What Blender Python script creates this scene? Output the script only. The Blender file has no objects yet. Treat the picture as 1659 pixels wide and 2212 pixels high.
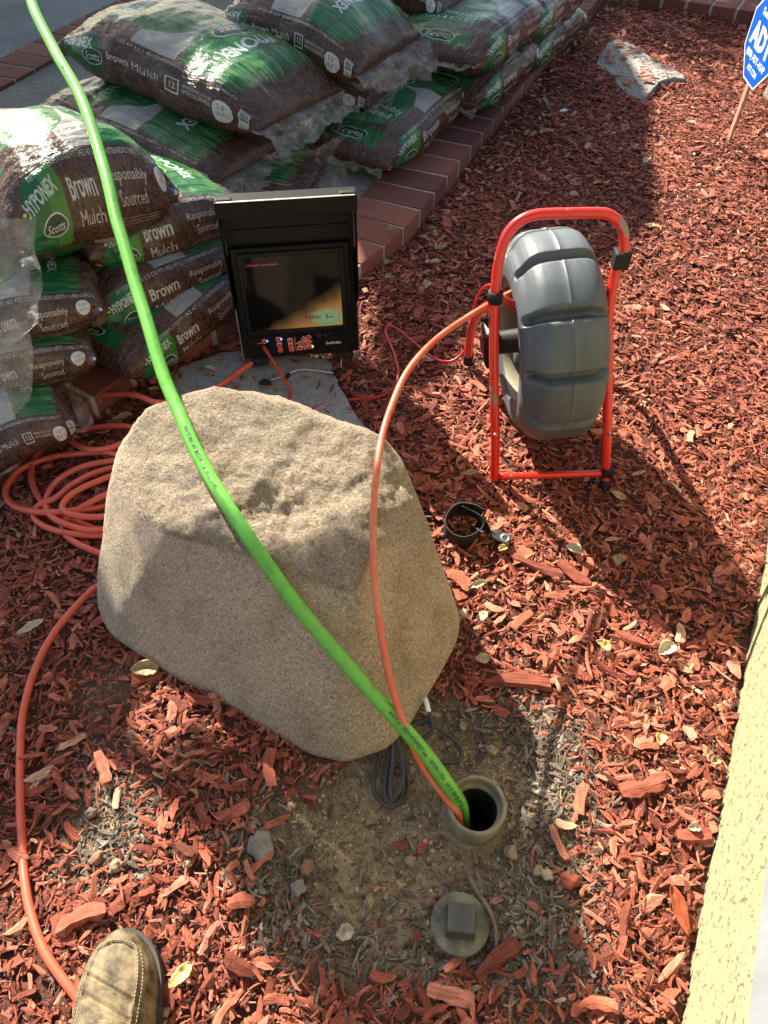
import bpy, bmesh, math, random
import numpy as np
from mathutils import Vector, Matrix, noise
from mathutils.bvhtree import BVHTree
random.seed(7)
rng = np.random.default_rng(7)
R_ = math.radians
S = bpy.context.scene
C = S.collection

# ------------------------------------------------------------------ camera, sky, sun, exposure
HC, FP, CX, CY, PT = 1.3, 1600.0, 829.5, 1106.0, R_(50)
cam = bpy.data.objects.new('camera', bpy.data.cameras.new('camera'))
C.objects.link(cam)
cam.location = (0, 0, HC)
cam.rotation_euler = (R_(90) - PT, 0, 0)
cam.data.sensor_fit = 'VERTICAL'
cam.data.sensor_height = 24
cam.data.lens = 12 * FP / CY
cam.data.clip_start = 0.02
cam.data.clip_end = 300
S.camera = cam

SUN_AZ = Vector((-0.545, 0.839, 0)).normalized()
SUN_EL = R_(37)
sdir = Vector((SUN_AZ.x * math.cos(SUN_EL), SUN_AZ.y * math.cos(SUN_EL), math.sin(SUN_EL)))
world = bpy.data.worlds.new('World')
S.world = world
world.use_nodes = True
wn = world.node_tree
sky = wn.nodes.new('ShaderNodeTexSky')
sky.sky_type = 'NISHITA'
sky.sun_disc = False
sky.sun_elevation = SUN_EL
sky.sun_rotation = math.atan2(SUN_AZ.x, SUN_AZ.y)
sky.dust_density = 2.0
sky.ozone_density = 1.0
bg = wn.nodes['Background']
wn.links.new(sky.outputs[0], bg.inputs[0])
bg.inputs[1].default_value = 0.07
sl = bpy.data.lights.new('sun', 'SUN')
sl.energy = 5.0
sl.angle = R_(0.55)
sl.color = (1.0, 0.93, 0.82)
sun = bpy.data.objects.new('sun', sl)
sun.rotation_euler = sdir.to_track_quat('Z', 'Y').to_euler()
sun.location = (-5, 6, 8)
C.objects.link(sun)
S.view_settings.view_transform = 'Standard'
S.view_settings.look = 'None'
S.view_settings.exposure = 1.72
S.view_settings.use_white_balance = True
S.view_settings.white_balance_temperature = 6700
S.view_settings.white_balance_tint = 3
S.view_settings.gamma = 1
S.view_settings.use_curve_mapping = False
S.cycles.max_bounces = 6
S.cycles.transparent_max_bounces = 12

# ------------------------------------------------------------------ helpers
def ray(x, y):
    u = (CY - y) / FP
    return Vector(((x - CX) / FP, math.cos(PT) + u * math.sin(PT), -math.sin(PT) + u * math.cos(PT)))
def U(x, y, h=0.0):
    d = ray(x, y)
    return Vector((0, 0, HC)) + d * ((h - HC) / d.z)
def Z(x, y, z):
    return Vector((0, 0, HC)) + ray(x, y) * z

def tag(o, label=None, cat=None, group=None, kind=None):
    if label: o['label'] = label
    if cat: o['category'] = cat
    if group: o['group'] = group
    if kind: o['kind'] = kind
    return o
def link(o, parent=None):
    C.objects.link(o)
    if parent is not None: o.parent = parent
    return o
def empty(name, loc=(0, 0, 0), rot=None):
    o = bpy.data.objects.new(name, None)
    o.empty_display_size = 0.05
    if rot is not None:
        o.matrix_world = Matrix.Translation(loc) @ rot.to_4x4()
    else:
        o.location = loc
    return link(o)
def mesh(name, verts, faces, mat=None, parent=None, smooth=False, loc=None):
    me = bpy.data.meshes.new(name)
    me.from_pydata([tuple(v) for v in verts], [], faces)
    if smooth: me.polygons.foreach_set('use_smooth', [True] * len(me.polygons))
    me.update()
    if mat: me.materials.append(mat)
    o = bpy.data.objects.new(name, me)
    if loc is not None: o.location = loc
    return link(o, parent)
def bm_obj(name, bm, mat=None, parent=None, smooth=False, loc=None):
    me = bpy.data.meshes.new(name)
    bmesh.ops.recalc_face_normals(bm, faces=bm.faces)
    bm.to_mesh(me); bm.free()
    if smooth: me.polygons.foreach_set('use_smooth', [True] * len(me.polygons))
    if mat: me.materials.append(mat)
    o = bpy.data.objects.new(name, me)
    if loc is not None: o.location = loc
    return link(o, parent)
def bm_box(bm, c, s, M=None, bevel=0.0):
    r = bmesh.ops.create_cube(bm, size=1)
    for v in r['verts']:
        v.co = Vector((v.co.x * s[0], v.co.y * s[1], v.co.z * s[2])) + Vector(c)
        if M is not None: v.co = M @ v.co
    if bevel > 0:
        es = set()
        for v in r['verts']: es.update(v.link_edges)
        bmesh.ops.bevel(bm, geom=list(es), offset=bevel, segments=2, affect='EDGES', profile=0.5)
def catmull(pts, n=10):
    P = [Vector(p) for p in pts]
    P = [P[0] * 2 - P[1]] + P + [P[-1] * 2 - P[-2]]
    out = []
    for i in range(1, len(P) - 2):
        for k in range(n):
            t = k / n
            a, b, c, d = P[i-1], P[i], P[i+1], P[i+2]
            out.append(0.5 * ((2*b) + (c-a)*t + (2*a-5*b+4*c-d)*t*t + (3*b-a-3*c+d)*t*t*t))
    out.append(P[-2])
    return out
def tube_data(path, r, seg=12, cap=True):
    vs, fs, n = [], [], len(path)
    T = (path[1] - path[0]).normalized()
    N = T.orthogonal().normalized()
    frames = []
    for i, p in enumerate(path):
        T2 = (path[min(i+1, n-1)] - path[max(i-1, 0)]).normalized()
        N = (N - T2 * N.dot(T2)).normalized()
        B = T2.cross(N)
        frames.append((p, T2, N, B))
        rr = r(i / (n - 1)) if callable(r) else r
        for k in range(seg):
            a = 2 * math.pi * k / seg
            vs.append(p + N * (math.cos(a) * rr) + B * (math.sin(a) * rr))
    for i in range(n - 1):
        for k in range(seg):
            a, b = i*seg+k, i*seg+(k+1) % seg
            fs.append((a, b, b+seg, a+seg))
    if cap:
        fs.append(tuple(range(seg))[::-1]); fs.append(tuple(range((n-1)*seg, n*seg)))
    return vs, fs, frames
def tube(name, pts, r, mat, parent=None, seg=12, n=10, raw=False):
    path = [Vector(p) for p in pts] if raw else catmull(pts, n)
    vs, fs, fr = tube_data(path, r, seg)
    o = mesh(name, vs, fs, mat, parent, True)
    return o
def lathe(bm, prof, seg=32, M=None):
    rings = []
    for (r, z) in prof:
        ring = []
        for k in range(seg):
            a = 2*math.pi*k/seg
            co = Vector((r*math.cos(a), r*math.sin(a), z))
            ring.append(bm.verts.new(M @ co if M else co))
        rings.append(ring)
    for i in range(len(rings)-1):
        for k in range(seg):
            bm.faces.new((rings[i][k], rings[i][(k+1) % seg], rings[i+1][(k+1) % seg], rings[i+1][k]))
    return rings

# ------------------------------------------------------------------ materials
class NT:
    def __init__(s, name):
        s.m = bpy.data.materials.new(name); s.m.use_nodes = True
        s.t = s.m.node_tree; s.b = s.t.nodes['Principled BSDF']
    def n(s, k, **kw):
        o = s.t.nodes.new('ShaderNode' + k)
        for a, v in kw.items():
            if a in o.inputs.keys(): o.inputs[a].default_value = v
            else: setattr(o, a, v)
        return o
    def l(s, a, b): s.t.links.new(a, b)
    def coord(s, kind='Object', scale=(1, 1, 1)):
        c = s.n('TexCoord'); m = s.n('Mapping'); m.inputs['Scale'].default_value = scale
        s.l(c.outputs[kind], m.inputs[0]); return m.outputs[0]
    def noise(s, vec, scale, detail=6, rough=0.6):
        o = s.n('TexNoise'); o.inputs['Scale'].default_value = scale
        o.inputs['Detail'].default_value = detail; o.inputs['Roughness'].default_value = rough
        s.l(vec, o.inputs['Vector']); return o.outputs['Fac']
    def ramp(s, fac, stops):
        o = s.n('ValToRGB'); e = o.color_ramp.elements
        while len(e) < len(stops): e.new(0.5)
        for i, (p, c) in enumerate(stops):
            e[i].position = p; e[i].color = (c[0], c[1], c[2], 1) if not isinstance(c, (int, float)) else (c, c, c, 1)
        s.l(fac, o.inputs[0]); return o.outputs[0]
    def mix(s, fac, a, b, mode='MIX'):
        o = s.n('Mix', data_type='RGBA', blend_type=mode)
        if isinstance(fac, (int, float)): o.inputs[0].default_value = fac
        else: s.l(fac, o.inputs[0])
        for i, v in ((6, a), (7, b)):
            if isinstance(v, tuple): o.inputs[i].default_value = (*v, 1)[:4]
            else: s.l(v, o.inputs[i])
        return o.outputs[2]
    def bump(s, h, strength=0.5, dist=0.002, prev=None):
        o = s.n('Bump'); o.inputs['Strength'].default_value = strength; o.inputs['Distance'].default_value = dist
        s.l(h, o.inputs['Height'])
        if prev is not None: s.l(prev, o.inputs['Normal'])
        s.l(o.outputs[0], s.b.inputs['Normal']); return o.outputs[0]
    def base(s, c):
        if isinstance(c, tuple): s.b.inputs['Base Color'].default_value = (*c, 1)
        else: s.l(c, s.b.inputs['Base Color'])
    def set(s, **kw):
        for k, v in kw.items():
            i = s.b.inputs[k.replace('_', ' ')]
            if isinstance(v, (int, float)): i.default_value = v
            else: s.l(v, i)

def simple(name, col, rough=0.5, metal=0.0, var=0.25, scale=30, bump=0.15, dist=0.001, coat=0.0):
    t = NT(name); v = t.coord()
    f = t.noise(v, scale)
    d = tuple(c * (1 - var) for c in col); b = tuple(min(1, c * (1 + var)) for c in col)
    t.base(t.ramp(f, [(0.3, d), (0.7, b)]))
    t.set(Roughness=rough, Metallic=metal)
    t.b.inputs['Coat Weight'].default_value = coat
    if bump: t.bump(t.noise(v, scale * 5), bump, dist)
    return t.m

def chip_mat(name, stops, grain=1.0):
    t = NT(name)
    oi = t.n('ObjectInfo')
    v = t.coord('Object', (1.6, 24, 24))
    lo = t.n('VectorMath', operation='ADD'); t.l(v, lo.inputs[0]); rm = t.n('Math', operation='MULTIPLY'); t.l(oi.outputs['Random'], rm.inputs[0]); rm.inputs[1].default_value = 97.0; t.l(rm.outputs[0], lo.inputs[1]); v = lo.outputs[0]
    g = t.noise(v, 1.0, 5, 0.72)
    base = t.ramp(oi.outputs['Random'], stops)
    gr = t.ramp(g, [(0.32, 0.40), (0.46, 0.95), (0.68, 1.45)])
    big = t.noise(t.coord('Object', (5, 5, 5)), 1.0, 3)
    br = t.ramp(big, [(0.3, 0.68), (0.7, 1.2)])
    c = t.mix(1.0, base, gr, 'MULTIPLY'); c = t.mix(1.0, c, br, 'MULTIPLY')
    t.base(c); t.set(Roughness=0.75)
    t.b.inputs['Specular IOR Level'].default_value = 0.3
    t.bump(g, 0.9 * grain, 0.002)
    return t.m
M = {}
M['chip_red'] = chip_mat('red_dyed_wood', [(0.0, (0.10, 0.023, 0.014)), (0.3, (0.25, 0.058, 0.034)), (0.72, (0.40, 0.108, 0.062)), (0.955, (0.47, 0.17, 0.11)), (1.0, (0.52, 0.32, 0.20))])
M['chip_old'] = chip_mat('weathered_grey_wood', [(0.0, (0.07, 0.05, 0.036)), (0.5, (0.16, 0.122, 0.092)), (0.85, (0.28, 0.23, 0.185)), (1.0, (0.30, 0.09, 0.06))])
M['crumb'] = chip_mat('soil_crumb_earth', [(0.0, (0.12, 0.075, 0.04)), (0.6, (0.26, 0.18, 0.10)), (1.0, (0.5, 0.40, 0.26))], 0.4)

t = NT('loose_soil'); v = t.coord('Object')
f1 = t.noise(v, 4, 8); f2 = t.noise(v, 90, 6, 0.75)
c = t.ramp(f2, [(0.3, (0.15, 0.105, 0.06)), (0.55, (0.32, 0.235, 0.14)), (0.8, (0.46, 0.36, 0.23))])
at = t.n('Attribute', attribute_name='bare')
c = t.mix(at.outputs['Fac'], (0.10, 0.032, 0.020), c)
t.base(t.mix(0.35, c, t.ramp(f1, [(0.3, 0.5), (0.7, 1.3)]), 'MULTIPLY'))
t.set(Roughness=0.95); t.bump(f2, 1.0, 0.006); M['soil'] = t.m

t = NT('sandstone_landscape_rock'); v = t.coord('Object')
sp = t.noise(v, 210, 4, 0.9); md = t.noise(v, 9, 7, 0.65); lg = t.noise(v, 3.2, 3)
c = t.ramp(sp, [(0.36, (0.14, 0.10, 0.07)), (0.44, (0.38, 0.295, 0.215)), (0.56, (0.52, 0.415, 0.32)), (0.66, (0.78, 0.68, 0.56))])
c = t.mix(1.0, c, t.ramp(md, [(0.28, (0.68, 0.62, 0.58)), (0.5, (1, 1, 1)), (0.75, (1.12, 1.1, 1.06))]), 'MULTIPLY')
c = t.mix(1.0, c, t.ramp(lg, [(0.3, (0.80, 0.80, 0.74)), (0.6, (1.05, 1.0, 0.96))]), 'MULTIPLY')
t.base(c); t.set(Roughness=0.92)
ca = t.n('Attribute', attribute_name='rough_top')
pit = t.noise(v, 45, 10, 0.72)
mm = t.n('Math', operation='MULTIPLY'); t.l(pit, mm.inputs[0]); t.l(ca.outputs['Fac'], mm.inputs[1])
b1 = t.bump(sp, 0.8, 0.005); b2 = t.bump(mm.outputs[0], 1.0, 0.022, b1); M['rock'] = t.m

t = NT('red_clay_brick'); v = t.coord('Object'); oi = t.n('ObjectInfo')
sp = t.noise(v, 160, 5, 0.7); lg = t.noise(v, 14, 5)
c = t.ramp(oi.outputs['Random'], [(0, (0.13, 0.038, 0.026)), (0.5, (0.20, 0.056, 0.036)), (1, (0.27, 0.085, 0.055))])
c = t.mix(1.0, c, t.ramp(sp, [(0.3, 0.75), (0.7, 1.15)]), 'MULTIPLY')
c = t.mix(t.ramp(lg, [(0.6, 0.0), (0.8, 0.35)]), c, (0.32, 0.20, 0.15))
t.base(c); t.set(Roughness=0.85); t.bump(sp, 0.4, 0.002); M['brick'] = t.m
def conc(name, cols, sc=120, bump=0.5, dist=0.003):
    t = NT(name); v = t.coord('Object')
    sp = t.noise(v, sc, 6, 0.75); lg = t.noise(v, 2.5, 6)
    c = t.ramp(sp, [(0.32, cols[0]), (0.52, cols[1]), (0.72, cols[2])])
    c = t.mix(1.0, c, t.ramp(lg, [(0.35, 0.7), (0.65, 1.12)]), 'MULTIPLY')
    t.base(c); t.set(Roughness=0.9); t.bump(sp, bump, dist); return t.m
M['mortar'] = conc('grey_mortar', [(0.24, 0.21, 0.18), (0.40, 0.36, 0.31), (0.52, 0.48, 0.43)])
M['aggregate'] = conc('exposed_aggregate_concrete', [(0.10, 0.09, 0.075), (0.27, 0.25, 0.21), (0.45, 0.42, 0.36)], 110, 0.9, 0.006)
M['drive'] = conc('smooth_driveway_concrete', [(0.20, 0.2, 0.2), (0.27, 0.27, 0.265), (0.33, 0.33, 0.32)], 60, 0.15, 0.001)
M['flag'] = conc('grey_flagstone', [(0.20, 0.195, 0.18), (0.30, 0.29, 0.265), (0.38, 0.37, 0.34)], 80, 0.4, 0.003)
t = NT('cream_dash_stucco'); v = t.coord('Object')
lump = t.noise(t.coord('Object', (1, 1, .8)), 95, 5, 0.62); fine = t.noise(v, 400, 3)
hol = t.ramp(lump, [(0.355, 0.0), (0.41, 1.0)]); soft = t.noise(v, 55, 4, 0.6)
t.base(t.mix(hol, (0.21, 0.175, 0.092), (0.30, 0.262, 0.145)))
t.set(Roughness=0.9); b1 = t.bump(hol, 0.9, 0.004); b1 = t.bump(soft, 0.7, 0.006, b1); t.bump(fine, 0.4, 0.0012, b1); M['stucco'] = t.m
t = NT('white_painted_wood'); v = t.coord('Object', (6, 60, 4))
t.base(t.ramp(t.noise(v, 1), [(0.3, (0.20, 0.21, 0.225)), (0.7, (0.25, 0.26, 0.275))])); t.set(Roughness=0.55); M['white'] = t.m

t = NT('green_hose_jacket'); v = t.coord('Object')
sc = t.noise(v, 40, 8, 0.75)
t.base(t.mix(t.ramp(sc, [(0.50, 0.0), (0.70, 0.7)]), (0.135, 0.43, 0.05), (0.08, 0.18, 0.04)))
t.set(Roughness=0.38); t.b.inputs['Coat Weight'].default_value = 0.15
t.bump(t.noise(v, 500, 2), 0.15, 0.0006); M['green'] = t.m
M['ink'] = simple('black_print_ink', (0.02, 0.05, 0.02), 0.6, bump=0)
M['orange'] = simple('coral_orange_cord_jacket', (0.66, 0.105, 0.055), 0.42, var=0.12, scale=25, bump=0.1)
t = NT('worn_orange_push_cable'); v = t.coord('Object')
wr = t.noise(v, 16, 6)
t.base(t.mix(t.ramp(wr, [(0.4, 0.0), (0.62, 0.8)]), (0.60, 0.085, 0.03), (0.56, 0.19, 0.11)))
t.set(Roughness=0.42); M['push'] = t.m
M['redwire'] = simple('red_cable_jacket', (0.50, 0.018, 0.018), 0.4, var=0.1, bump=0)
M['blackrub'] = simple('black_rubber', (0.022, 0.021, 0.02), 0.55, var=0.3, bump=0.2)
M['cableblk'] = simple('dusty_black_cable', (0.05, 0.042, 0.036), 0.6, var=0.4, scale=40)
M['blackpl'] = simple('black_moulded_case', (0.010, 0.010, 0.011), 0.4, var=0.3, scale=15, bump=0.12)
M['blacksatin'] = simple('black_satin_metal', (0.006, 0.006, 0.006), 0.45, var=0.3, bump=0.05)
for _k in ('blackpl', 'blacksatin', 'blackrub'): M[_k].node_tree.nodes['Principled BSDF'].inputs['Specular IOR Level'].default_value = .13
M['alu'] = simple('bare_aluminium', (0.62, 0.60, 0.56), 0.35, 0.9, var=0.15)
M['steel'] = simple('zinc_steel', (0.6, 0.6, 0.6), 0.3, 0.9, var=0.2, bump=0.1)
M['webbing'] = simple('black_nylon_webbing', (0.012, 0.012, 0.013), 0.7, var=0.3, scale=200, bump=0.8, dist=0.001)
M['pebble'] = simple('tan_pebble_stone', (0.27, 0.20, 0.125), 0.85, var=0.35, scale=60, bump=0.5)
M['pebgrey'] = simple('grey_pebble_stone', (0.20, 0.175, 0.14), 0.85, var=0.35, scale=60, bump=0.5)
M['pebred'] = simple('rusty_pebble_stone', (0.24, 0.12, 0.075), 0.85, var=0.3, scale=60, bump=0.5)
M['leaf_tan'] = simple('dry_tan_leaf', (0.30, 0.20, 0.10), 0.7, var=0.35, scale=60, bump=0.5)
M['leaf_yel'] = simple('yellow_dead_leaf', (0.44, 0.31, 0.12), 0.6, var=0.25, scale=60, bump=0.5)
M['leaf_pale'] = simple('bleached_pale_leaf', (0.40, 0.32, 0.21), 0.7, var=0.25, scale=60, bump=0.5)
M['leaf_red'] = simple('glossy_rust_leaf', (0.27, 0.06, 0.025), 0.3, var=0.3, scale=40, bump=0.3)
M['whitebit'] = simple('white_plastic_scrap', (0.75, 0.75, 0.73), 0.5, var=0.1)
t = NT('red_enamel_tube'); v = t.coord('Object')
ch = t.noise(v, 22, 5, 0.6)
fac = t.ramp(ch, [(0.625, 0.0), (0.64, 1.0)])
t.base(t.mix(fac, (0.68, 0.022, 0.014), (0.24, 0.19, 0.15)))
t.set(Roughness=0.3); t.b.inputs['Coat Weight'].default_value = 0.3
t.bump(fac, -0.3, 0.0006); M['redtube'] = t.m
t = NT('grey_moulded_drum_plastic'); v = t.coord('Object')
scr = t.noise(t.coord('Object', (30, 130, 30)), 2, 8, 0.8); lg = t.noise(v, 8, 5)
c = t.ramp(lg, [(0.3, (0.060, 0.072, 0.086)), (0.7, (0.105, 0.118, 0.132))])
c = t.mix(t.ramp(scr, [(0.60, 0.0), (0.74, 0.5)]), c, (0.42, 0.42, 0.42))
t.base(c); t.set(Roughness=t.ramp(scr, [(.3, .42), (.7, .6)])); t.bump(t.noise(v, 150, 4), 0.25, 0.001); M['drum'] = t.m
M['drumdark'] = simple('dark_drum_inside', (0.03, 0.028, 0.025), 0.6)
M['beige'] = simple('khaki_inner_plastic', (0.30, 0.27, 0.19), 0.5, var=0.15)
t = NT('muddy_tan_leather'); v = t.coord('Object')
a = t.noise(v, 38, 7, 0.65); b = t.noise(v, 300, 4)
c = t.ramp(a, [(0.38, (0.04, 0.025, 0.013)), (0.49, (0.12, 0.082, 0.042)), (0.62, (0.20, 0.15, 0.08))])
t.base(c); t.set(Roughness=0.75); b1 = t.bump(b, 0.35, 0.001); t.bump(a, 0.4, 0.003, b1); M['leather'] = t.m
M['thread'] = simple('cream_thread', (0.27, 0.22, 0.135), 0.8, bump=0)
M['sole'] = simple('dark_boot_sole', (0.035, 0.03, 0.028), 0.7)
M['pvc'] = simple('dirty_pvc_pipe', (0.23, 0.19, 0.13), 0.75, var=0.4, scale=22, bump=0.4, dist=0.002)
M['plug'] = simple('scuffed_grey_plug', (0.125, 0.11, 0.08), 0.7, var=0.75, scale=32, bump=0.4)
M['pluglug'] = simple('dark_plug_lug', (0.065, 0.062, 0.055), 0.45, var=0.4, scale=30, bump=0.6)
M['blue'] = simple('blue_sign_print', (0.004, 0.09, 0.72), 0.35, var=0.03, bump=0)
M['signwhite'] = simple('white_sign_print', (0.82, 0.82, 0.82), 0.4, var=0.02, bump=0)
M['stake'] = simple('bare_wood_stake', (0.48, 0.30, 0.20), 0.75, var=0.25, scale=30)
M['bark'] = simple('rough_grey_bark', (0.26, 0.22, 0.18), 0.9, var=0.6, scale=40, bump=1.0, dist=0.01)
M['btnred'] = simple('red_key', (0.62, 0.03, 0.03), 0.4, var=0.05, bump=0)
M['btnpink'] = simple('pale_key_outline', (0.75, 0.45, 0.42), 0.4, var=0.05, bump=0)
M['yelprint'] = simple('yellow_print', (0.5, 0.4, 0.03), 0.5, bump=0)
M['green_leaf'] = simple('green_leaf', (0.06, 0.12, 0.03), 0.5, var=0.4)
M['roof'] = simple('shade_roof_timber', (0.12, 0.08, 0.05), 0.8)

def emit(name, col, s):
    t = NT(name); t.base((0, 0, 0)); t.b.inputs['Emission Color'].default_value = (*col, 1)
    t.b.inputs['Emission Strength'].default_value = s; return t.m
M['ledblue'] = emit('blue_led', (0.05, 0.2, 1.0), 2.0)
M['ledamber'] = emit('amber_led', (1.0, 0.5, 0.05), 1.5)
M['textblue'] = emit('dark_blue_screen_text', (0.0, 0.005, 0.03), 0.2)
M['textred'] = emit('dim_red_screen_text', (0.25, 0.03, 0.03), 0.5)

t = NT('clear_crumpled_film'); v = t.coord('Object')
wr = t.noise(v, 22, 9, 0.7); wr2 = t.noise(v, 70, 6, 0.7)
t.base((0.70, 0.64, 0.57)); t.set(Roughness=0.14)
b1 = t.bump(wr, 1.0, 0.02); b2 = t.bump(wr2, 0.7, 0.006, b1)
tr = t.n('BsdfTransparent'); ms = t.n('MixShader')
out = t.t.nodes['Material Output']
ff = t.ramp(wr, [(0.35, 0.08), (0.72, 0.55)])
t.l(ff, ms.inputs[0]); t.l(tr.outputs[0], ms.inputs[1]); t.l(t.b.outputs[0], ms.inputs[2]); t.l(ms.outputs[0], out.inputs[0])
M['film'] = t.m

# ------------------------------------------------------------------ printed bag artwork, drawn into an image made here
AW, AH = 1280, 1600          # front 1280x800 on top, two side gussets 1280x400 below
art = np.zeros((AH, AW, 3), np.float32)
yy, xx = np.mgrid[0:AH, 0:AW]
def vnoise(nx, ny):
    g = rng.random((ny + 2, nx + 2)).astype(np.float32)
    fx = xx / AW * nx; fy = yy / AH * ny
    ix = fx.astype(int); iy = fy.astype(int); ax = fx - ix; ay = fy - iy
    ax = ax*ax*(3-2*ax); ay = ay*ay*(3-2*ay)
    return (g[iy, ix]*(1-ax)+g[iy, ix+1]*ax)*(1-ay)+(g[iy+1, ix]*(1-ax)+g[iy+1, ix+1]*ax)*ay
nb = (vnoise(300, 90) * .5 + vnoise(90, 120) * .3 + vnoise(12, 12) * .2)
mx = np.clip((nb - .25) / .5, 0, 1)[..., None]
art[:] = np.array((0.030, 0.013, 0.008)) * (1 - mx) + np.array((0.125, 0.060, 0.038)) * mx
def paint(mask, col, a=1.0):
    art[mask] = art[mask] * (1 - a) + np.array(col, np.float32) * a
def ell(cx, cy, rx, ry): return ((xx - cx) / rx) ** 2 + ((yy - cy) / ry) ** 2 < 1
GREEN, LIME, DKG, WHT, GREY = (0.010, 0.115, 0.030), (0.11, 0.30, 0.03), (0.006, 0.045, 0.018), (0.60, 0.60, 0.58), (0.30, 0.29, 0.28)
_tc = {}
def text_mesh(s, offset=0.0, shear=0.0, res=2):
    k = (s, offset, shear)
    if k not in _tc:
        cu = bpy.data.curves.new('t', 'FONT'); cu.body = s; cu.size = 1; cu.offset = offset; cu.shear = shear
        cu.resolution_u = res; cu.align_x = 'LEFT'
        ob = bpy.data.objects.new('t', cu)
        me = ob.to_mesh(); me.calc_loop_triangles()
        V = np.array([v.co[:2] for v in me.vertices], np.float32).reshape(-1, 2)
        T = np.array([tuple(l.vertices) for l in me.loop_triangles], int).reshape(-1, 3)
        ob.to_mesh_clear(); bpy.data.objects.remove(ob); bpy.data.curves.remove(cu)
        _tc[k] = (V, T, V[:, 0].max() if len(V) else 1)
    return _tc[k]
def draw_text(s, x, y, h, w=None, rot=0, col=WHT, offset=0.0, a=0.92, center=True, shear=0):
    V, T, wd = text_mesh(s, offset, shear)
    sy = h / 0.72; sx = sy if w is None else w / wd
    P = V * np.array((sx, sy)); P[:, 1] -= h / 2
    if center: P[:, 0] -= wd * sx / 2
    c, n_ = math.cos(R_(rot)), math.sin(R_(rot))
    Q = np.stack((P[:, 0]*c - P[:, 1]*n_ + x, P[:, 0]*n_ + P[:, 1]*c + y), 1)
    for tr_ in T:
        p = Q[tr_]
        x0, y0 = np.floor(p.min(0)).astype(int); x1, y1 = np.ceil(p.max(0)).astype(int) + 1
        x0 = max(x0, 0); y0 = max(y0, 0); x1 = min(x1, AW); y1 = min(y1, AH)
        if x1 <= x0 or y1 <= y0: continue
        X, Y = np.meshgrid(np.arange(x0, x1) + .5, np.arange(y0, y1) + .5)
        d = (p[1,0]-p[0,0])*(p[2,1]-p[0,1]) - (p[1,1]-p[0,1])*(p[2,0]-p[0,0])
        if abs(d) < 1e-6: continue
        a1 = ((X-p[0,0])*(p[2,1]-p[0,1]) - (Y-p[0,1])*(p[2,0]-p[0,0])) / d
        a2 = ((p[1,0]-p[0,0])*(Y-p[0,1]) - (p[1,1]-p[0,1])*(X-p[0,0])) / d
        mk_ = (a1 >= -.02) & (a2 >= -.02) & (a1 + a2 <= 1.02)
        sub = art[y0:y1, x0:x1]; sub[mk_] = sub[mk_] * (1 - a) + np.array(col) * a
# front, rows 800..1600, bag top points to +x
F0 = 800
blade = np.interp(yy[:, 0], np.arange(0, AH, 6), rng.random(len(np.arange(0, AH, 6))) * 95)[:, None]
fr = yy >= F0
paint(fr & (xx > 560) & (xx < 760), GREY)
paint(fr & ell(470, 1260, 270, 330), GREEN)
paint(fr & ell(560, 1380, 150, 190), (0.075, 0.035, 0.024))
paint(fr & (xx > 745 + ((yy - 1200) / 400.0) ** 2 * 60) & (xx < 1190 - blade), GREEN)
lim = np.clip(vnoise(40, 6) * 1.6 - .5, 0, 1)
bl2 = np.interp(yy[:, 0], np.arange(0, AH, 9), rng.random(len(np.arange(0, AH, 9))))[:, None]
gz = fr & (xx > 900 + bl2 * 170) & (xx < 1190 - blade * 1.0)
paint(gz & (bl2 > .5), (0.16, 0.30, 0.06), .45); paint(gz & (bl2 < .25), DKG, .5)
paint(fr & (xx > 740) & (xx < 900) & (yy > 1150), (0.06, 0.30, 0.03), .5)
draw_text('HYPONEX', 930, 1200, 80, 340, -90, offset=.03)
paint(ell(800, 1250, 50, 118), WHT); paint(ell(800, 1250, 45, 112), DKG)
draw_text('Scotts', 802, 1250, 52, 165, -90, shear=.3)
paint(fr & ell(915, 1450, 42, 42), DKG); paint(fr & ell(920, 1450, 22, 16), (.75, .5, .05))
draw_text('Brown', 610, 1380, 62, 210, -90, offset=.01)
draw_text('Mulch', 530, 1380, 62, 200, -90, a=.8)
draw_text('Responsibly', 440, 1190, 72, 430, -90, a=.75)
draw_text('Sourced', 345, 1190, 72, 300, -90, a=.7)
paint(fr & (xx > 60) & (xx < 190) & (yy > 940) & (yy < 1460), GREEN)
paint(ell(125, 1180, 42, 95), WHT, .8); paint(ell(125, 1180, 37, 88), DKG)
draw_text('Scotts', 126, 1180, 42, 130, -90, shear=.3)
for k in range(6): draw_text('WITH COLORSHIELD TECHNOLOGY', 250 + k * 14, 1190, 9, 330, -90, a=.5)
def circle15(cx, cy, r):
    paint(ell(cx, cy, r, r), WHT); draw_text('1.5', cx - r * .18, cy + r * .28, r * .52, r * .8, 0, (.06, .05, .05), offset=.01)
    draw_text('FT3', cx + r * .5, cy + r * .38, r * .26, r * .42, 0, (.06, .05, .05)); draw_text('(42.47 L)', cx, cy - r * .32, r * .34, r * 1.3, 0, (.06, .05, .05))
def barcode(x0, y0, w, h):
    paint((xx > x0) & (xx < x0+w) & (yy > y0) & (yy < y0+h), WHT)
    bars = rng.random(60) > .5
    paint((xx > x0+6) & (xx < x0+w-6) & (yy > y0+14) & (yy < y0+h-6) & bars[np.clip(((yy - y0) / h * 46).astype(int), 0, 59)], (.05, .05, .05))
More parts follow.
